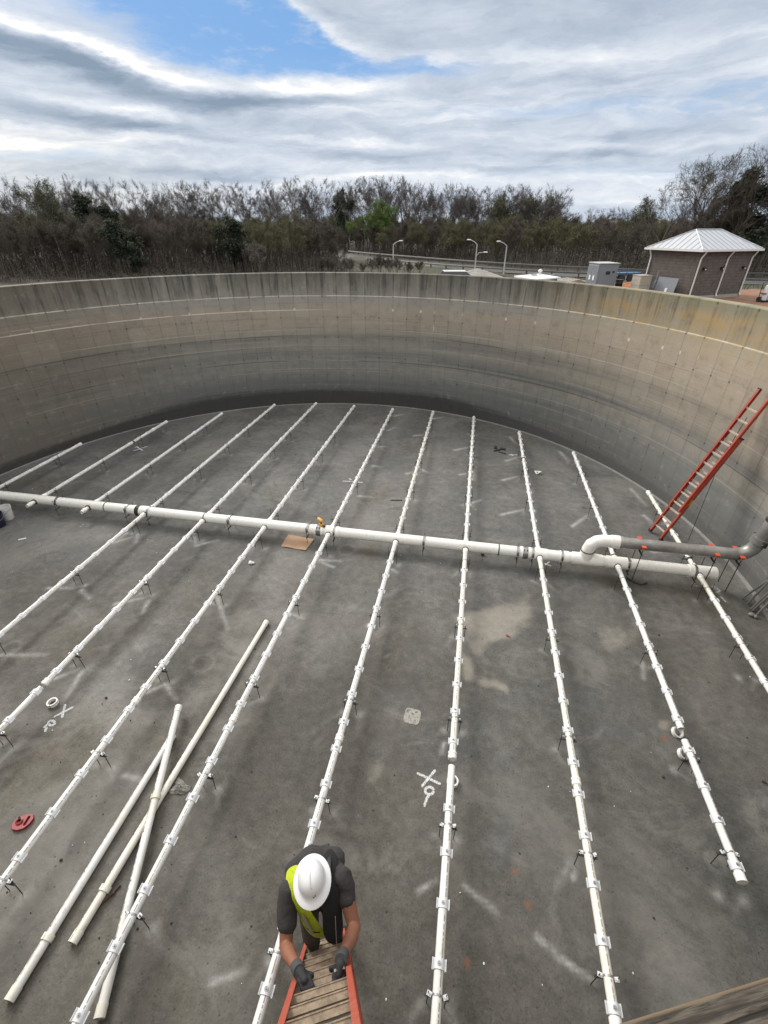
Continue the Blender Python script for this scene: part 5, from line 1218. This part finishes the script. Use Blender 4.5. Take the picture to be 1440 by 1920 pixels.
mb = MB(); mb.box((.8, -.02, CH*.72), (.34, .03, .22)); mb.box((1.25, -.02, CH*.75), (.16, .03, .12)); mb.box((.5, -.02, CH*.3), (.9, .03, .03)); ch(mb, 'side_vent', M_BLACKP, ck)
# low flat white vault lid
P4 = [hit(964, 517, 2.75), hit(1003, 524, 2.75), hit(1052, 519.5, 2.75), hit(1010, 513, 2.75)]; cen = sum(P4, Vector())/4
vr_ = thing('concrete_vault', 'low vault with a flat white lid just beyond the tank rim', 'vault', (cen.x, cen.y, 2.0)); mb = MB()
for dz_, sc_ in ((.0, 1.0),):
    T_ = [Vector((p.x, p.y, 2.75)) for p in P4]; B_ = [Vector((p.x, p.y, 2.63)) for p in P4]; mb.quad(*T_); mb.quad(*B_[::-1])
    for k in range(4): mb.quad(B_[k], B_[(k+1) % 4], T_[(k+1) % 4], T_[k])
mb.build('lid', M_TRIM, vr_); mb = MB(); I_ = [cen.lerp(Vector((p.x, p.y, 2.75)), .86) for p in P4]; lo = [Vector((p.x, p.y, 1.9)) for p in I_]; up2 = [Vector((p.x, p.y, 2.63)) for p in I_]
for k in range(4): mb.quad(lo[k], lo[(k+1) % 4], up2[(k+1) % 4], up2[k])
mb.build('wall', material('vault_wall', col=(.16, .13, .115), rough=.9), vr_)
q = hit(1012, 515, 2.75); mb = MB(); mb.lathe([(.10, 0), (.10, .22), (.19, .24), (.20, .34), (.14, .44), (0, .48)], (q.x, q.y, 2.75), 14); mb.build('vent_cap', M_TRIM, vr_, True); mb = MB(); mb.box((q.x-.6, q.y-.9, 2.80), (.5, .5, .08)); mb.box((q.x+1.1, q.y-.5, 2.79), (.35, .35, .06)); mb.build('hatch', M_GREYL, vr_)
# gravel pile and parked pickup behind the rim
M_GRAV = material('pale_gravel', col=(.27, .255, .235), rough=.95, var=.25, scale=6, bump=.6, bscale=12)
def mound(px, z, rx, ry, h, m, label, seed, rz=0.0, name='gravel_pile', cat='gravel pile'):
    c = hit(*px, z); g = random.Random(seed); mb = MB(); n1, n2 = 28, 9; rows = []
    for i in range(n2+1):
        f = i/n2; row = []
        for j in range(n1):
            a = 2*PI*j/n1; k = 1+.16*math.sin(a*3+seed)+.08*math.sin(a*7+2*seed); row.append(Vector((math.cos(a)*rx*f*k, math.sin(a)*ry*f*k, h*(1-f)**.9+(g.uniform(-.04, .04)*h if 0 < i < n2 else 0)-(.1 if i == n2 else 0))))
        rows.append(row)
    for r0_, r1_ in zip(rows, rows[1:]):
        for j in range(n1): mb.quad(r0_[j], r1_[j], r1_[(j+1) % n1], r0_[(j+1) % n1])
    o = mb.build(name, m, None, False); o.location = (c.x, c.y, z); o.rotation_euler = (0, 0, rz); return tag(o, label, cat)
mound((893, 522), 2.0, 3.2, 2.0, .95, M_GRAV, 'grey gravel heap just beyond the tank rim beside the lamp post', 3)
M_DIRT = material('orange_clay', col=(.30, .125, .062), rough=.95, var=.3, scale=3, bump=.6, bscale=8)
mound((1187, 541), 2.0, 1.9, 1.1, .62, M_DIRT, 'orange clay heap between the grey container and the brick building', 5, name='clay_pile', cat='dirt pile')
M_BRUSHW = material('brown_brush', col=(.12, .085, .055), rough=.95, var=.4, scale=6, bump=.6, bscale=8)
mound((1083, 537), 2.0, 1.7, .9, .55, M_BRUSHW, 'brown soil and brush heap left of the grey container', 8, name='soil_pile', cat='dirt pile')
mound((1062, 531), 2.0, 3.0, 1.2, .5, M_GRAV, 'pale gravel bank behind the flat white vault lid', 9)
q = hit(866, 517, 3.1); q.z = 1.75
pk = thing('parked_car', 'white parked car half hidden behind the tank rim', 'car', (q.x, q.y, terr(q.x, q.y)), .2)
M_CARW = material('white_car_paint', col=(.66, .67, .68), rough=.25, var=.02); M_GLASS = material('dark_glass', col=(.02, .022, .025), rough=.1)
mb = MB(); mb.box((0, 0, .62), (4.3, 1.75, .62)); ch(mb, 'body', M_CARW, pk, bevel=.12)
mb = MB(); a_ = [(-1.9, -.78, .92), (1.0, -.78, .92), (1.0, .78, .92), (-1.9, .78, .92)]; b_ = [(-1.55, -.62, 1.45), (.25, -.62, 1.45), (.25, .62, 1.45), (-1.55, .62, 1.45)]
for k in range(4): mb.quad(a_[k], a_[(k+1) % 4], b_[(k+1) % 4], b_[k])
ch(mb, 'windows', M_GLASS, pk); mb = MB(); mb.box((-.65, 0, 1.465), (1.86, 1.3, .05)); ch(mb, 'roof', M_CARW, pk, bevel=.02)
for x in (-1.35, 1.35):
    for s in (-1, 1):
        mb = MB(); mb.path([(x, s*.70, .33), (x, s*.90, .33)], .33, 18); wh = ch(mb, 'wheel', M_RUBBER, pk); mb = MB(); mb.path([(x, s*.895, .33), (x, s*.91, .33)], .2, 14); ch(mb, 'rim', M_GALV, wh)
# blue flatbed trailer, black barrel, green hose, white crates
q = hit(1186, 535, 2.0); bt = thing('flatbed_trailer', 'blue flatbed trailer parked between the grey container and brick building', 'trailer', (q.x-.1, q.y+4.5, 1.95), .35)
M_BLUE = material('blue_paint', col=(.035, .09, .17), rough=.45, var=.12)
mb = MB(); mb.box((0, 0, .72), (3.4, 1.7, .16)); mb.box((0, -.84, .92), (3.4, .05, .06)); mb.box((0, .84, .92), (3.4, .05, .06)); ch(mb, 'deck', M_BLUE, bt)
for k in range(5): mb = MB(); mb.box((-1.6+.8*k, -.84, .84), (.05, .05, .16)); ch(mb, 'stake', M_BLUE, bt)
for x in (-.4, .5):
    for s in (-1, 1): mb = MB(); mb.path([(x, s*.72, .34), (x, s*.94, .34)], .33, 16); ch(mb, 'wheel', M_RUBBER, bt)
mb = MB(); mb.path([(1.7, 0, .62), (2.9, 0, .5)], .05, 6); ch(mb, 'hitch', M_BLUE, bt)
q = hit(1157, 546, 2.0); mb = MB(); mb.lathe([(0, 0), (.29, 0), (.29, .28), (.305, .30), (.29, .32), (.29, .58), (.305, .6), (.29, .62), (.29, .88), (0, .88)], (0, 0, 0), 18); o = mb.build('barrel', M_BLACKP, None, True); o.location = q; tag(o, 'black barrel beside the grey container', 'barrel')
M_GREEN = material('green_hose', col=(.02, .20, .12), rough=.4)
q = hit(1176, 545, 2.05); mb = MB(); mb.path([q+Vector((math.cos(a)*.8+a*.05, math.sin(a)*.5, .06+.05*math.sin(a*2))) for a in [k*.5 for k in range(16)]], .05, 8); o = mb.build('hose_coil', M_GREEN, None, True); tag(o, 'green hose coil on the orange clay', 'hose')
for k, px in enumerate(((1190, 537), (1196, 536))):
    q = hit(*px, 2.3); mb = MB(); mb.box((0, 0, .25), (.5, .4, .5)); mb.box((0, 0, .52), (.54, .44, .05)); o = mb.build('crate', M_TRIM, None); o.location = (q.x, q.y, 2.1); o.rotation_euler = (0, 0, .3); tag(o, ['left white crate on the clay in front of the blue trailer', 'right white crate on the clay in front of the blue trailer'][k], 'crate', 'white crates')
# cylinder cart at the far right
q = hit(1434, 566, 2.0); kc = thing('cylinder_cart', 'cart with two white gas cylinders on the orange dirt at the right edge', 'cart', q, .4)
for k in range(2):
    mb = MB(); mb.lathe([(0, .12), (.17, .12), (.18, .16), (.18, .95), (.15, 1.05), (.05, 1.12), (.05, 1.18), (0, 1.18)], (-.22+.42*k, 0, 0), 16); cy = ch(mb, 'cylinder', M_TRIM, kc, True)
    mb = MB(); mb.lathe([(.06, 1.17), (.06, 1.27), (0, 1.28)], (-.22+.42*k, 0, 0), 10); ch(mb, 'valve_guard', M_REDP, cy)
mb = MB(); mb.box((0, 0, .09), (.95, .5, .06)); mb.path([(-.42, .22, .1), (-.42, .3, 1.2), (.42, .3, 1.2), (.42, .22, .1)], .025, 6); mb.box((0, .05, .55), (.9, .44, .05)); ch(mb, 'frame', M_BLACKP, kc)
for s in (-1, 1): mb = MB(); mb.path([(s*.48, .1, .17), (s*.56, .1, .17)], .17, 14); ch(mb, 'wheel', M_RUBBER, kc)

# ------------------------------------------------------------------ lamp posts, utility pole and wires
M_POLE = material('pale_pole', col=(.42, .42, .41), rough=.5, var=.05)
def lamp(px, top, z0, side_, label, second=False):
    d0 = 70.0; b_ = hit(px[0], px[1], z0); r = ray(*top); k = math.hypot(b_.x, b_.y)/math.hypot(r.x, r.y); ht = CAMZ+r.z*k-z0
    root = thing('lamp_post', label, 'lamp post', (b_.x, b_.y, terr(b_.x, b_.y)-.05)); z0 = root.location.z; ht = CAMZ+r.z*k-z0
    rx = Vector((math.cos(.05), math.sin(.05), 0))*side_
    mb = MB(); mb.path([(0, 0, 0), (0, 0, ht*.55), (0, 0, ht*.86)], [.10, .085, .07], 10); mb.box((0, 0, .06), (.3, .3, .12)); ch(mb, 'pole', M_POLE, root)
    mb = MB(); mb.path([Vector((0, 0, ht*.86)), rx*.45+Vector((0, 0, ht*.94)), rx*.95+Vector((0, 0, ht*.985))], .05, 8); ch(mb, 'arm', M_POLE, root, True)
    def head(c): 
        mb = MB(); mb.sphere(c, .2, 12, 7, (1.6, .8, .45)); return ch(mb, 'lamp_head', M_TRIM, root, True)
    head(rx*1.15+Vector((0, 0, ht*.99)))
    if second:
        mb = MB(); mb.path([Vector((0, 0, ht*.52)), -rx*.35+Vector((0, 0, ht*.62)), -rx*1.05+Vector((0, 0, ht*.64))], .045, 8); ch(mb, 'arm', M_POLE, root, True); head(-rx*1.25+Vector((0, 0, ht*.64)))
lamp((737, 512), (737, 451), .5, 1, 'leftmost pale lamp post beyond the rim, its arm pointing right')
lamp((889, 519), (889, 449), .6, -1, 'middle pale lamp post carrying two lamp heads on opposite arms', True)
lamp((943, 521), (943, 452), .6, -1, 'rightmost pale lamp post beyond the rim, its single arm pointing left')
M_WOODP = material('utility_pole_wood', col=(.11, .085, .065), rough=.9, var=.2)
wires = []
for k, (az_, d_, lb) in enumerate(((-.6, 116, 'wooden utility pole with crossarm at the wood edge behind the middle lamp post'), (-12.8, 128, 'dark bare utility pole in the woods just right of the first lamp post'))):
    b_ = polar(az_, d_); z_ = terr(b_.x, b_.y); up = thing('utility_pole', lb, 'utility pole', (b_.x, b_.y, z_), -.3)
    mb = MB(); mb.path([(0, 0, 0), (0, 0, 5.6)], [.16, .11], 8); ch(mb, 'pole', M_WOODP, up); mb = MB(); mb.box((0, 0, 5.2), (2.4, .12, .14)); ch(mb, 'crossarm', M_WOODP, up)
    for x in (-1.05, -.4, .4, 1.05): mb = MB(); mb.lathe([(.05, 0), (.06, .1), (.03, .18), (0, .18)], (x, 0, 5.27), 8); ch(mb, 'insulator', M_GREYL, up)
for k, (h0, h1, lb) in enumerate(((5.35, 5.2, 'topmost overhead wire running right from the utility pole'), (2.9, 2.7, 'lower overhead wire running right in front of the woods'))):
    a_ = polar(-.6, 116); a_.z = terr(a_.x, a_.y)+h0; e_ = polar(27, 108); e_.z = terr(e_.x, e_.y)+h1; mb = MB(); mb.path([a_.lerp(e_, f/20)-Vector((0, 0, .35*math.sin(PI*f/20))) for f in range(21)], .035, 5); o = mb.build('power_line', M_GREYL, None); tag(o, lb, 'power line', 'overhead wires')

# ------------------------------------------------------------------ trees
M_BARK = material('grey_bark', col=(.085, .075, .065), rough=.95, var=.25, scale=1.5)
M_TWIG = material('grey_brown_twigs', lambda t: {'Base Color': t.mix(t.rnd(), (.075, .064, .054), (.12, .102, .085)), 'Roughness': .95})
M_TWIGB = material('pale_grey_twigs', lambda t: {'Base Color': t.mix(t.rnd(), (.085, .074, .068), (.13, .114, .105)), 'Roughness': .95}); M_BARKB = material('pale_grey_bark', col=(.15, .135, .122), rough=.95, var=.25, scale=1.5)
def leafm(name, a, b_): return material(name, lambda t: {'Base Color': t.mix(t.noise(t.obj(), .9, 3, .6)*.6+t.rnd()*.4, a, b_), 'Roughness': .8, 'Transmission Weight': 0.0})
M_LBROWN = leafm('brown_bud_haze', (.060, .048, .033), (.10, .080, .052)); M_LOLIVE = leafm('olive_new_leaf', (.070, .074, .026), (.11, .112, .040)); M_LGREEN = leafm('bright_spring_leaf', (.07, .125, .022), (.12, .19, .035)); M_LDARK = leafm('dark_evergreen', (.014, .022, .012), (.03, .042, .020)); M_LPALE = leafm('pale_spring_leaf', (.075, .085, .04), (.12, .13, .06)); M_LWHITE = leafm('pale_blossom', (.13, .11, .095), (.20, .175, .155))
def grow(seed, h, trunks=1, levels=4, kids=(7, 4, 4, 0), ang=(28, 48), up=.22, lean=.05, r0=.16, twigs=10, twl=(.5, 1.0), tw=.02, leaf=0, lsz=.12, first=.30, lenf=.62, wig=.14, spread=0.0, droop=0.0, base_len=None):
    g = random.Random(seed); tk = MB(); cr = MB(); lf = MB()
    def rv(): return Vector((g.uniform(-1, 1), g.uniform(-1, 1), g.uniform(-1, 1)))
    def leafq(p):
        n = rv().normalized(); a = n.orthogonal().normalized()*lsz*g.uniform(.5, 1.2); b_ = n.cross(a)*g.uniform(.5, .9); lf.quad(p-a*.5, p+b_*.5, p+a*.5, p-b_*.5)
    def twig(p, d):
        L = g.uniform(*twl); q = p+(d*.7+rv()*.9).normalized()*L*.5; e = q+(d*.5+rv()*.9+Vector((0, 0, .2-droop))).normalized()*L*.5
        a = rv().cross(d); a = a.normalized()*tw*.5 if a.length > .01 else Vector((tw*.5, 0, 0)); cr.quad(p-a, p+a, q+a*.8, q-a*.8); cr.quad(q-a*.8, q+a*.8, e)
        b_ = d.cross(a).normalized()*tw*.5; cr.quad(p-b_, p+b_, q+b_*.8, q-b_*.8)
        s2 = q+(d+rv()*1.0).normalized()*L*.45; cr.quad(q-a*.6, q+a*.6, s2)
        for _ in range(leaf): leafq(q.lerp(e, g.random())+rv()*.22)
    def br(p, d, L, r, lv):
        n = (6, 5, 4, 3, 3)[min(lv, 4)]; pts = [p]; rad = [r]; mb = tk if lv < 2 else cr; k_each = kids[lv] if lv < len(kids) else 0
        spots = []
        for i in range(n):
            d = (d+rv()*wig+Vector((0, 0, 1))*up*(.35 if lv else .5)-Vector((0, 0, 1))*droop*.4*(lv > 1)).normalized(); p = p+d*L/n; pts.append(p); rad.append(max(.008, r*(1-.78*(i+1)/n))); spots.append((p, d, (i+1)/n))
        mb.path(pts, rad, 6 if lv == 0 else 5 if lv == 1 else 3, False)
        if lv+1 < levels:
            for k in range(k_each):
                f = first+(1-first)*(k+g.random()*.8)/k_each if lv == 0 else .25+.75*(k+g.random())/k_each
                i = min(n-1, int(f*n)); P, Dd, _ = spots[i]; fr_ = f*n-i; P = pts[i].lerp(pts[i+1], min(1, fr_))
                ax = rv().cross(Dd).normalized(); A = R_(g.uniform(*ang)); nd = (Dd*math.cos(A)+ax*math.sin(A)).normalized()
                br(P, nd, L*lenf*(1.15-.45*f)*g.uniform(.8, 1.15), max(.008, r*(1-.75*f)*.72), lv+1)
        if lv >= levels-2:
            for k in range(twigs if lv == levels-1 else twigs//3):
                i = g.randrange(n); twig(pts[i].lerp(pts[i+1], g.random()), spots[i][1])
    for k in range(trunks):
        a = 2*PI*k/max(1, trunks)+g.uniform(-.5, .5); o_ = Vector((math.cos(a), math.sin(a), 0)); d = (Vector((0, 0, 1))+o_*(lean+spread)*g.uniform(.6, 1.3)).normalized()
        br(o_*spread*.5, d, (base_len or h*.66)*g.uniform(.85, 1.05), r0*g.uniform(.8, 1.1), 0)
    allv = tk.v+cr.v+lf.v; top = max(v.z for v in allv); s_ = h/top
    for m_ in (tk, cr, lf): m_.v = [v*s_ for v in m_.v]
    return tk, cr, lf
PROTO = {}
def proto(key, mats, **kw):
    tk, cr, lf = grow(**kw); out = []
    me_ = tk.mesh('trunk'); me_.materials.append(mats[0]); n0 = len(cr.f); i0 = len(cr.v)
    cr.v += lf.v; cr.f += [tuple(i+i0 for i in f) for f in lf.f]; mc = cr.mesh('crown'); mc.materials.append(mats[1]); mc.materials.append(mats[2])
    if lf.f: mc.polygons.foreach_set('material_index', [0]*n0+[1]*len(lf.f))
    PROTO[key] = (me_, mc, kw['h'])
B3 = (M_BARK, M_TWIG, M_LBROWN)
for k in range(5): proto(('bare', k), (M_BARKB, M_TWIGB, M_LBROWN), seed=20+k, h=14, levels=5, kids=(6, 4, 3, 3, 0), ang=(20, 44), up=.11, r0=.16, twigs=9, twl=(.3, .7), tw=.015, first=.42, lenf=.63, base_len=6.5, trunks=1 if k % 3 else 2, spread=.12 if k % 3 == 0 else 0, wig=.11)
for k in range(3): proto(('brown', k), B3, seed=50+k, h=9, trunks=4, spread=.22, kids=(6, 4, 3, 0), ang=(20, 44), up=.24, r0=.08, twigs=24, twl=(.4, .9), tw=.015, leaf=2, lsz=.07, first=.2, lenf=.55)
for k in range(3): proto(('olive', k), (M_BARK, M_TWIG, M_LOLIVE), seed=70+k, h=9, trunks=3, spread=.22, kids=(6, 4, 3, 0), ang=(22, 52), up=.15, r0=.09, twigs=18, twl=(.4, .9), tw=.017, leaf=5, lsz=.095, first=.2, lenf=.55)
proto(('green', 0), (M_BARK, M_TWIG, M_LGREEN), seed=91, h=10, trunks=2, spread=.16, kids=(8, 4, 3, 0), ang=(24, 55), up=.2, r0=.13, twigs=14, twl=(.5, 1.0), leaf=9, lsz=.15, first=.25, lenf=.52)
for k in range(2): proto(('pale', k), (M_BARK, M_TWIG, M_LPALE), seed=95+k, h=11, trunks=2, spread=.14, kids=(8, 4, 3, 0), ang=(18, 42), up=.28, r0=.13, twigs=11, twl=(.5, 1.0), leaf=2, lsz=.16, first=.3, lenf=.52)
for k in range(2): proto(('cedar', k), (M_BARK, M_LDARK, M_LDARK), seed=110+k, h=11, trunks=1, kids=(16, 5, 3, 0), ang=(60, 85), up=.03, r0=.18, twigs=9, twl=(.4, .8), tw=.04, leaf=6, lsz=.24, first=.15, lenf=.34)
proto(('blossom', 0), (M_BARK, M_TWIG, M_LWHITE), seed=130, h=4, trunks=3, spread=.3, kids=(6, 4, 3, 0), ang=(25, 60), up=.12, r0=.06, twigs=8, twl=(.3, .6), leaf=3, lsz=.10, first=.25, lenf=.5)
for k in range(3): proto(('big', k), (M_BARK, M_TWIG, M_LBROWN), seed=140+k*3, h=15, trunks=2 if k != 1 else 1, spread=.16 if k != 1 else 0, kids=(8, 5, 4, 3, 0), levels=5, ang=(20, 48), up=.20, r0=.24, twigs=5, twl=(.4, .9), tw=.022, first=.25, lenf=.60, wig=.18)
tg = random.Random(77)
def tree(key, x, y, h, label, group, name, rz=None, wid=1.0):
    a, b_, h0 = PROTO[key]; root = thing(name, label, 'tree', (x, y, terr(x, y)-.1), tg.uniform(0, 6.28) if rz is None else rz, group)
    s_ = h/h0; root.scale = (s_*wid, s_*wid, s_)
    inst('trunk', a, root); inst('crown', b_, root); return root
def skyl(az_):      # elevation of the wood's skyline
    pts = [(-60, 3.4), (-46, 3.35), (-43, 3.8), (-40, 4.1), (-36, 3.6), (-30, 3.7), (-25, 3.4), (-20.5, 4.0), (-16, 4.0), (-13, 4.15), (-8, 4.05), (-3, 3.5), (2, 3.35), (5.5, 3.25), (7.2, 2.6)]
    for (a, e), (b_, f) in zip(pts, pts[1:]):
        if a <= az_ <= b_: return e+(f-e)*(az_-a)/(b_-a)
    return 3.3
def denser(az_):    # top of the dense lower layer
    pts = [(-60, 2.0), (-46, 2.0), (-38, 2.15), (-30, 2.05), (-24, 1.85), (-16, 1.8), (-10, 1.75), (-3, 1.65), (3, 1.75), (8, 1.65), (13, 1.5), (20, 1.4), (40, 1.6)]
    for (a, e), (b_, f) in zip(pts, pts[1:]):
        if a <= az_ <= b_: return e+(f-e)*(az_-a)/(b_-a)
    return 1.7
SIDE = lambda a: 'left of the bright green tree' if a < -13 else ('between the bright green tree and the lamp posts' if a < -3 else 'right of the lamp posts')
SID = lambda a: 0 if a < -13 else 1 if a < -3 else 2
GRP = ['left of the green tree', 'behind the lamp posts', 'right of the lamp posts']
az_ = -57.0
while az_ < 7.0:            # tall bare trees of the skyline
    d_ = tg.uniform(112, 128) if az_ > -15.8 else tg.uniform(98, 116); p = polar(az_, d_); e = skyl(az_)+tg.uniform(.10, .75)
    while az_ > -15.8 and roadd(p.x, p.y) < 20: d_ += 4; p = polar(az_, d_)
    h = CAMZ+d_*math.tan(R_(e))-terr(p.x, p.y)
    if roadd(p.x, p.y) > 7 or az_ < -15.8: tree(('bare', tg.randrange(5)), p.x, p.y, h, 'tall bare grey skyline tree '+SIDE(az_), 'tall bare trees '+GRP[SID(az_)], 'bare_tree', wid=tg.uniform(.8, 1.05))
    az_ += tg.uniform(.85, 1.4) if az_ < -16 else tg.uniform(.55, .95)
cols = {'brown': 'brown budding bushy tree ', 'olive': 'olive green bushy tree '}
for row, (lo_, hi_, ef) in enumerate(((78, 88, .70), (90, 99, .9), (101, 112, 1.0))):
    az_ = -58.0+row*.7
    while az_ < 38:
        d_ = tg.uniform(lo_, hi_)+(14 if az_ > -15.8 else 0); p = polar(az_, d_); rd_ = roadd(p.x, p.y)
        while az_ > -15.8 and rd_ < 8.5+row*5: d_ += 3; p = polar(az_, d_); rd_ = roadd(p.x, p.y)
        e = denser(az_)*ef+tg.uniform(-.55, .05); h = max(3.0, CAMZ+d_*math.tan(R_(e))-terr(p.x, p.y))
        ol = .72 if (-27 < az_ < -19 or -4 < az_ < 9) else (.05 if az_ < -27 else .16); kind = 'olive' if tg.random() < ol else 'brown'
        if rd_ > 8 or (az_ < -15.8 and abs(rd_) > 7): tree((kind, tg.randrange(3)), p.x, p.y, h, cols[kind]+SIDE(az_), kind+' trees '+GRP[SID(az_)], 'bushy_tree', wid=tg.uniform(1.0, 1.35))
        az_ += tg.uniform(1.3, 2.0)
def at_az(key, az_, d_, el_, label, name, group=None, wid=1.0, rz=None):
    p = polar(az_, d_)
    while az_ > -15.8 and roadd(p.x, p.y) < 9: d_ += 3; p = polar(az_, d_)
    h = CAMZ+d_*math.tan(R_(el_))-terr(p.x, p.y); return tree(key, p.x, p.y, h, label, group, name, rz, wid)
at_az(('green', 0), -11.6, 106, 2.75, 'bright spring green tree standing alone in the wood at the middle', 'leafy_tree', None, 1.05, 1.0)
at_az(('green', 0), -13.6, 102, 1.2, 'lower bright green tree at the left foot of the tall green one', 'leafy_tree', None, 1.0, 3.0)
at_az(('cedar', 0), -14.6, 108, 3.6, 'dark cedar rising in the skyline just left of the bright green tree', 'cedar_tree', None, .8)
at_az(('cedar', 1), -38.6, 96, 2.9, 'dark cedar in the skyline at the far left', 'cedar_tree', None, 1.2)
at_az(('cedar', 0), -27.5, 80, 1.2, 'low dark cedar at the front of the wood left of centre', 'cedar_tree', None, 1.3)
at_az(('cedar', 1), 2.6, 128, 1.3, 'dark cedar in the wood right of the rightmost lamp post', 'cedar_tree', None, 1.1)
at_az(('cedar', 1), -37.0, 76, .9, 'low dark cedar at the front of the wood at far left', 'cedar_tree', None, 1.3)
at_az(('blossom', 0), -25.0, 78, -1.0, 'small pale blossoming shrub at the front of the left wood', 'flowering_shrub', None, .9)
at_az(('pale', 0), -42.0, 92, 4.2, 'pale leafing tree taller than its neighbours at the far left', 'leafy_tree')
for az_, e_, lb in ((1.6, 3.4, 'pale leafing tree at the right end of the tall skyline row, third from its end'), (4.4, 3.5, 'pale leafing tree near the right end of the tall skyline row'), (6.4, 3.2, 'pale leafing tree ending the tall skyline row on the right')): at_az(('pale', tg.randrange(2)), az_, 118, e_, lb, 'leafy_tree')
at_az(('pale', 1), 14.6, 112, 2.75, 'pale leafing tree behind the silver roof, left of the big bare trees', 'leafy_tree', None, 1.15)
at_az(('big', 1), 17.0, 84, 3.9, 'big bare branching tree behind the silver roof, leftmost of three', 'bare_tree', 'big bare trees at right', 1.15, .4)
at_az(('big', 0), 19.9, 74, 5.6, 'big bare branching tree behind the silver roof, middle of three', 'bare_tree', 'big bare trees at right', 1.0, 1.3)
at_az(('big', 2), 22.0, 72, 6.9, 'tallest big bare branching tree cut by the right photo edge', 'bare_tree', 'big bare trees at right', 1.0, 2.2)
at_az(('big', 0), 25.0, 76, 6.4, 'big bare branching tree outside the right photo edge', 'bare_tree', 'big bare trees at right', 1.0, 4.2)
at_az(('cedar', 0), 23.3, 78, 4.6, 'tall dark evergreen at the right edge behind the bare trees', 'cedar_tree', None, 1.3)
at_az(('brown', 1), 21.8, 80, 2.6, 'dull brown bushy tree at the right edge below the bare trees', 'bushy_tree', None, 1.3)
az_ = 7.4
while az_ < 16:             # thin distant row on the low skyline at right
    p = polar(az_, 150); tree(('bare', tg.randrange(5)), p.x, p.y, CAMZ+150*math.tan(R_(1.75+tg.uniform(-.2, .25)))-terr(p.x, p.y), 'small distant bare tree on the low skyline left of the silver roof', 'distant skyline trees', 'bare_tree'); az_ += tg.uniform(.9, 1.5)
# shrubs on the near side of the road behind the first lamp post
for k in range(11):
    p = polar(-17.5+k*1.05+tg.uniform(-.3, .3), 70+tg.uniform(-4, 6)); tree(('brown', k % 3), p.x, p.y, tg.uniform(1.5, 3.2), 'low bare shrub on the near side of the road by the leftmost lamp post', 'roadside shrubs', 'shrub', wid=1.2)
# undergrowth: sticks and dead leaves, nobody could count them
M_LITTER = leafm('dark_litter', (.022, .020, .014), (.045, .038, .024)); ug = MB(); ul = MB()
for k in range(26000):
    az_ = tg.uniform(-58, 38); d_ = tg.uniform(74, 122)
    p = polar(az_, d_); rd_ = roadd(p.x, p.y)
    if az_ > -15.8 and rd_ < 6.5: p = polar(az_, d_+tg.uniform(10, 50)); rd_ = roadd(p.x, p.y)
    if not (rd_ > 6.5 or (az_ < -15.8 and abs(rd_) > 6)): continue
    z_ = terr(p.x, p.y); h = tg.uniform(.6, 3.6)*(1 if tg.random() < .8 else 1.8); a = Vector((tg.uniform(-1, 1), tg.uniform(-1, 1), 0)); e = p+Vector((0, 0, z_+h))+a*h*.35; w_ = Vector((a.y, -a.x, 0)); w_ = w_.normalized()*tg.uniform(.015, .035) if w_.length > 1e-3 else Vector((.02, 0, 0)); q = p+Vector((0, 0, z_-.05))
    ug.quad(q-w_, q+w_, e)
    for j in range(2):
        c = q.lerp(e, tg.random()); n_ = Vector((tg.uniform(-1, 1), tg.uniform(-1, 1), tg.uniform(-1, 1))).normalized(); a2 = n_.orthogonal().normalized()*tg.uniform(.05, .13); b2 = n_.cross(a2); ul.quad(c-a2, c+b2, c+a2, c-b2)
i0 = len(ug.v); nf = len(ug.f); ug.v += ul.v; ug.f += [tuple(i+i0 for i in f) for f in ul.f]
me_ = ug.mesh('undergrowth'); me_.materials.append(M_TWIG); me_.materials.append(M_LITTER); me_.polygons.foreach_set('material_index', [0]*nf+[1]*len(ul.f))
o = bpy.data.objects.new('undergrowth', me_); C.objects.link(o); struct(o, 'stuff'); o['label'] = 'brown undergrowth on the floor of the woods'
# grass tufts on the verge
gm = MB()
for k in range(9000):
    p = polar(tg.uniform(-20, 34), tg.uniform(46, 96)); rd_ = roadd(p.x, p.y); D = p.length; azz = math.degrees(math.atan2(p.x, p.y))
    if abs(rd_) < 4.5 or rd_ > 9 or (D < 60 and azz > 9): continue
    z_ = terr(p.x, p.y); a = Vector((tg.uniform(-1, 1), tg.uniform(-1, 1), 0)); w_ = Vector((a.y, -a.x, 0))*.03; q = p+Vector((0, 0, z_)); gm.quad(q-w_, q+w_, q+a*.1+Vector((0, 0, tg.uniform(.12, .4))))
M_GRASS = material('dry_grass', lambda t: {'Base Color': t.mix(t.noise(t.pos(), .3, 4), (.025, .030, .011), (.07, .062, .029)), 'Roughness': .9})
o = gm.build('grass', M_GRASS, None, fix=False); struct(o, 'stuff'); o['label'] = 'short dry grass along the road verge'
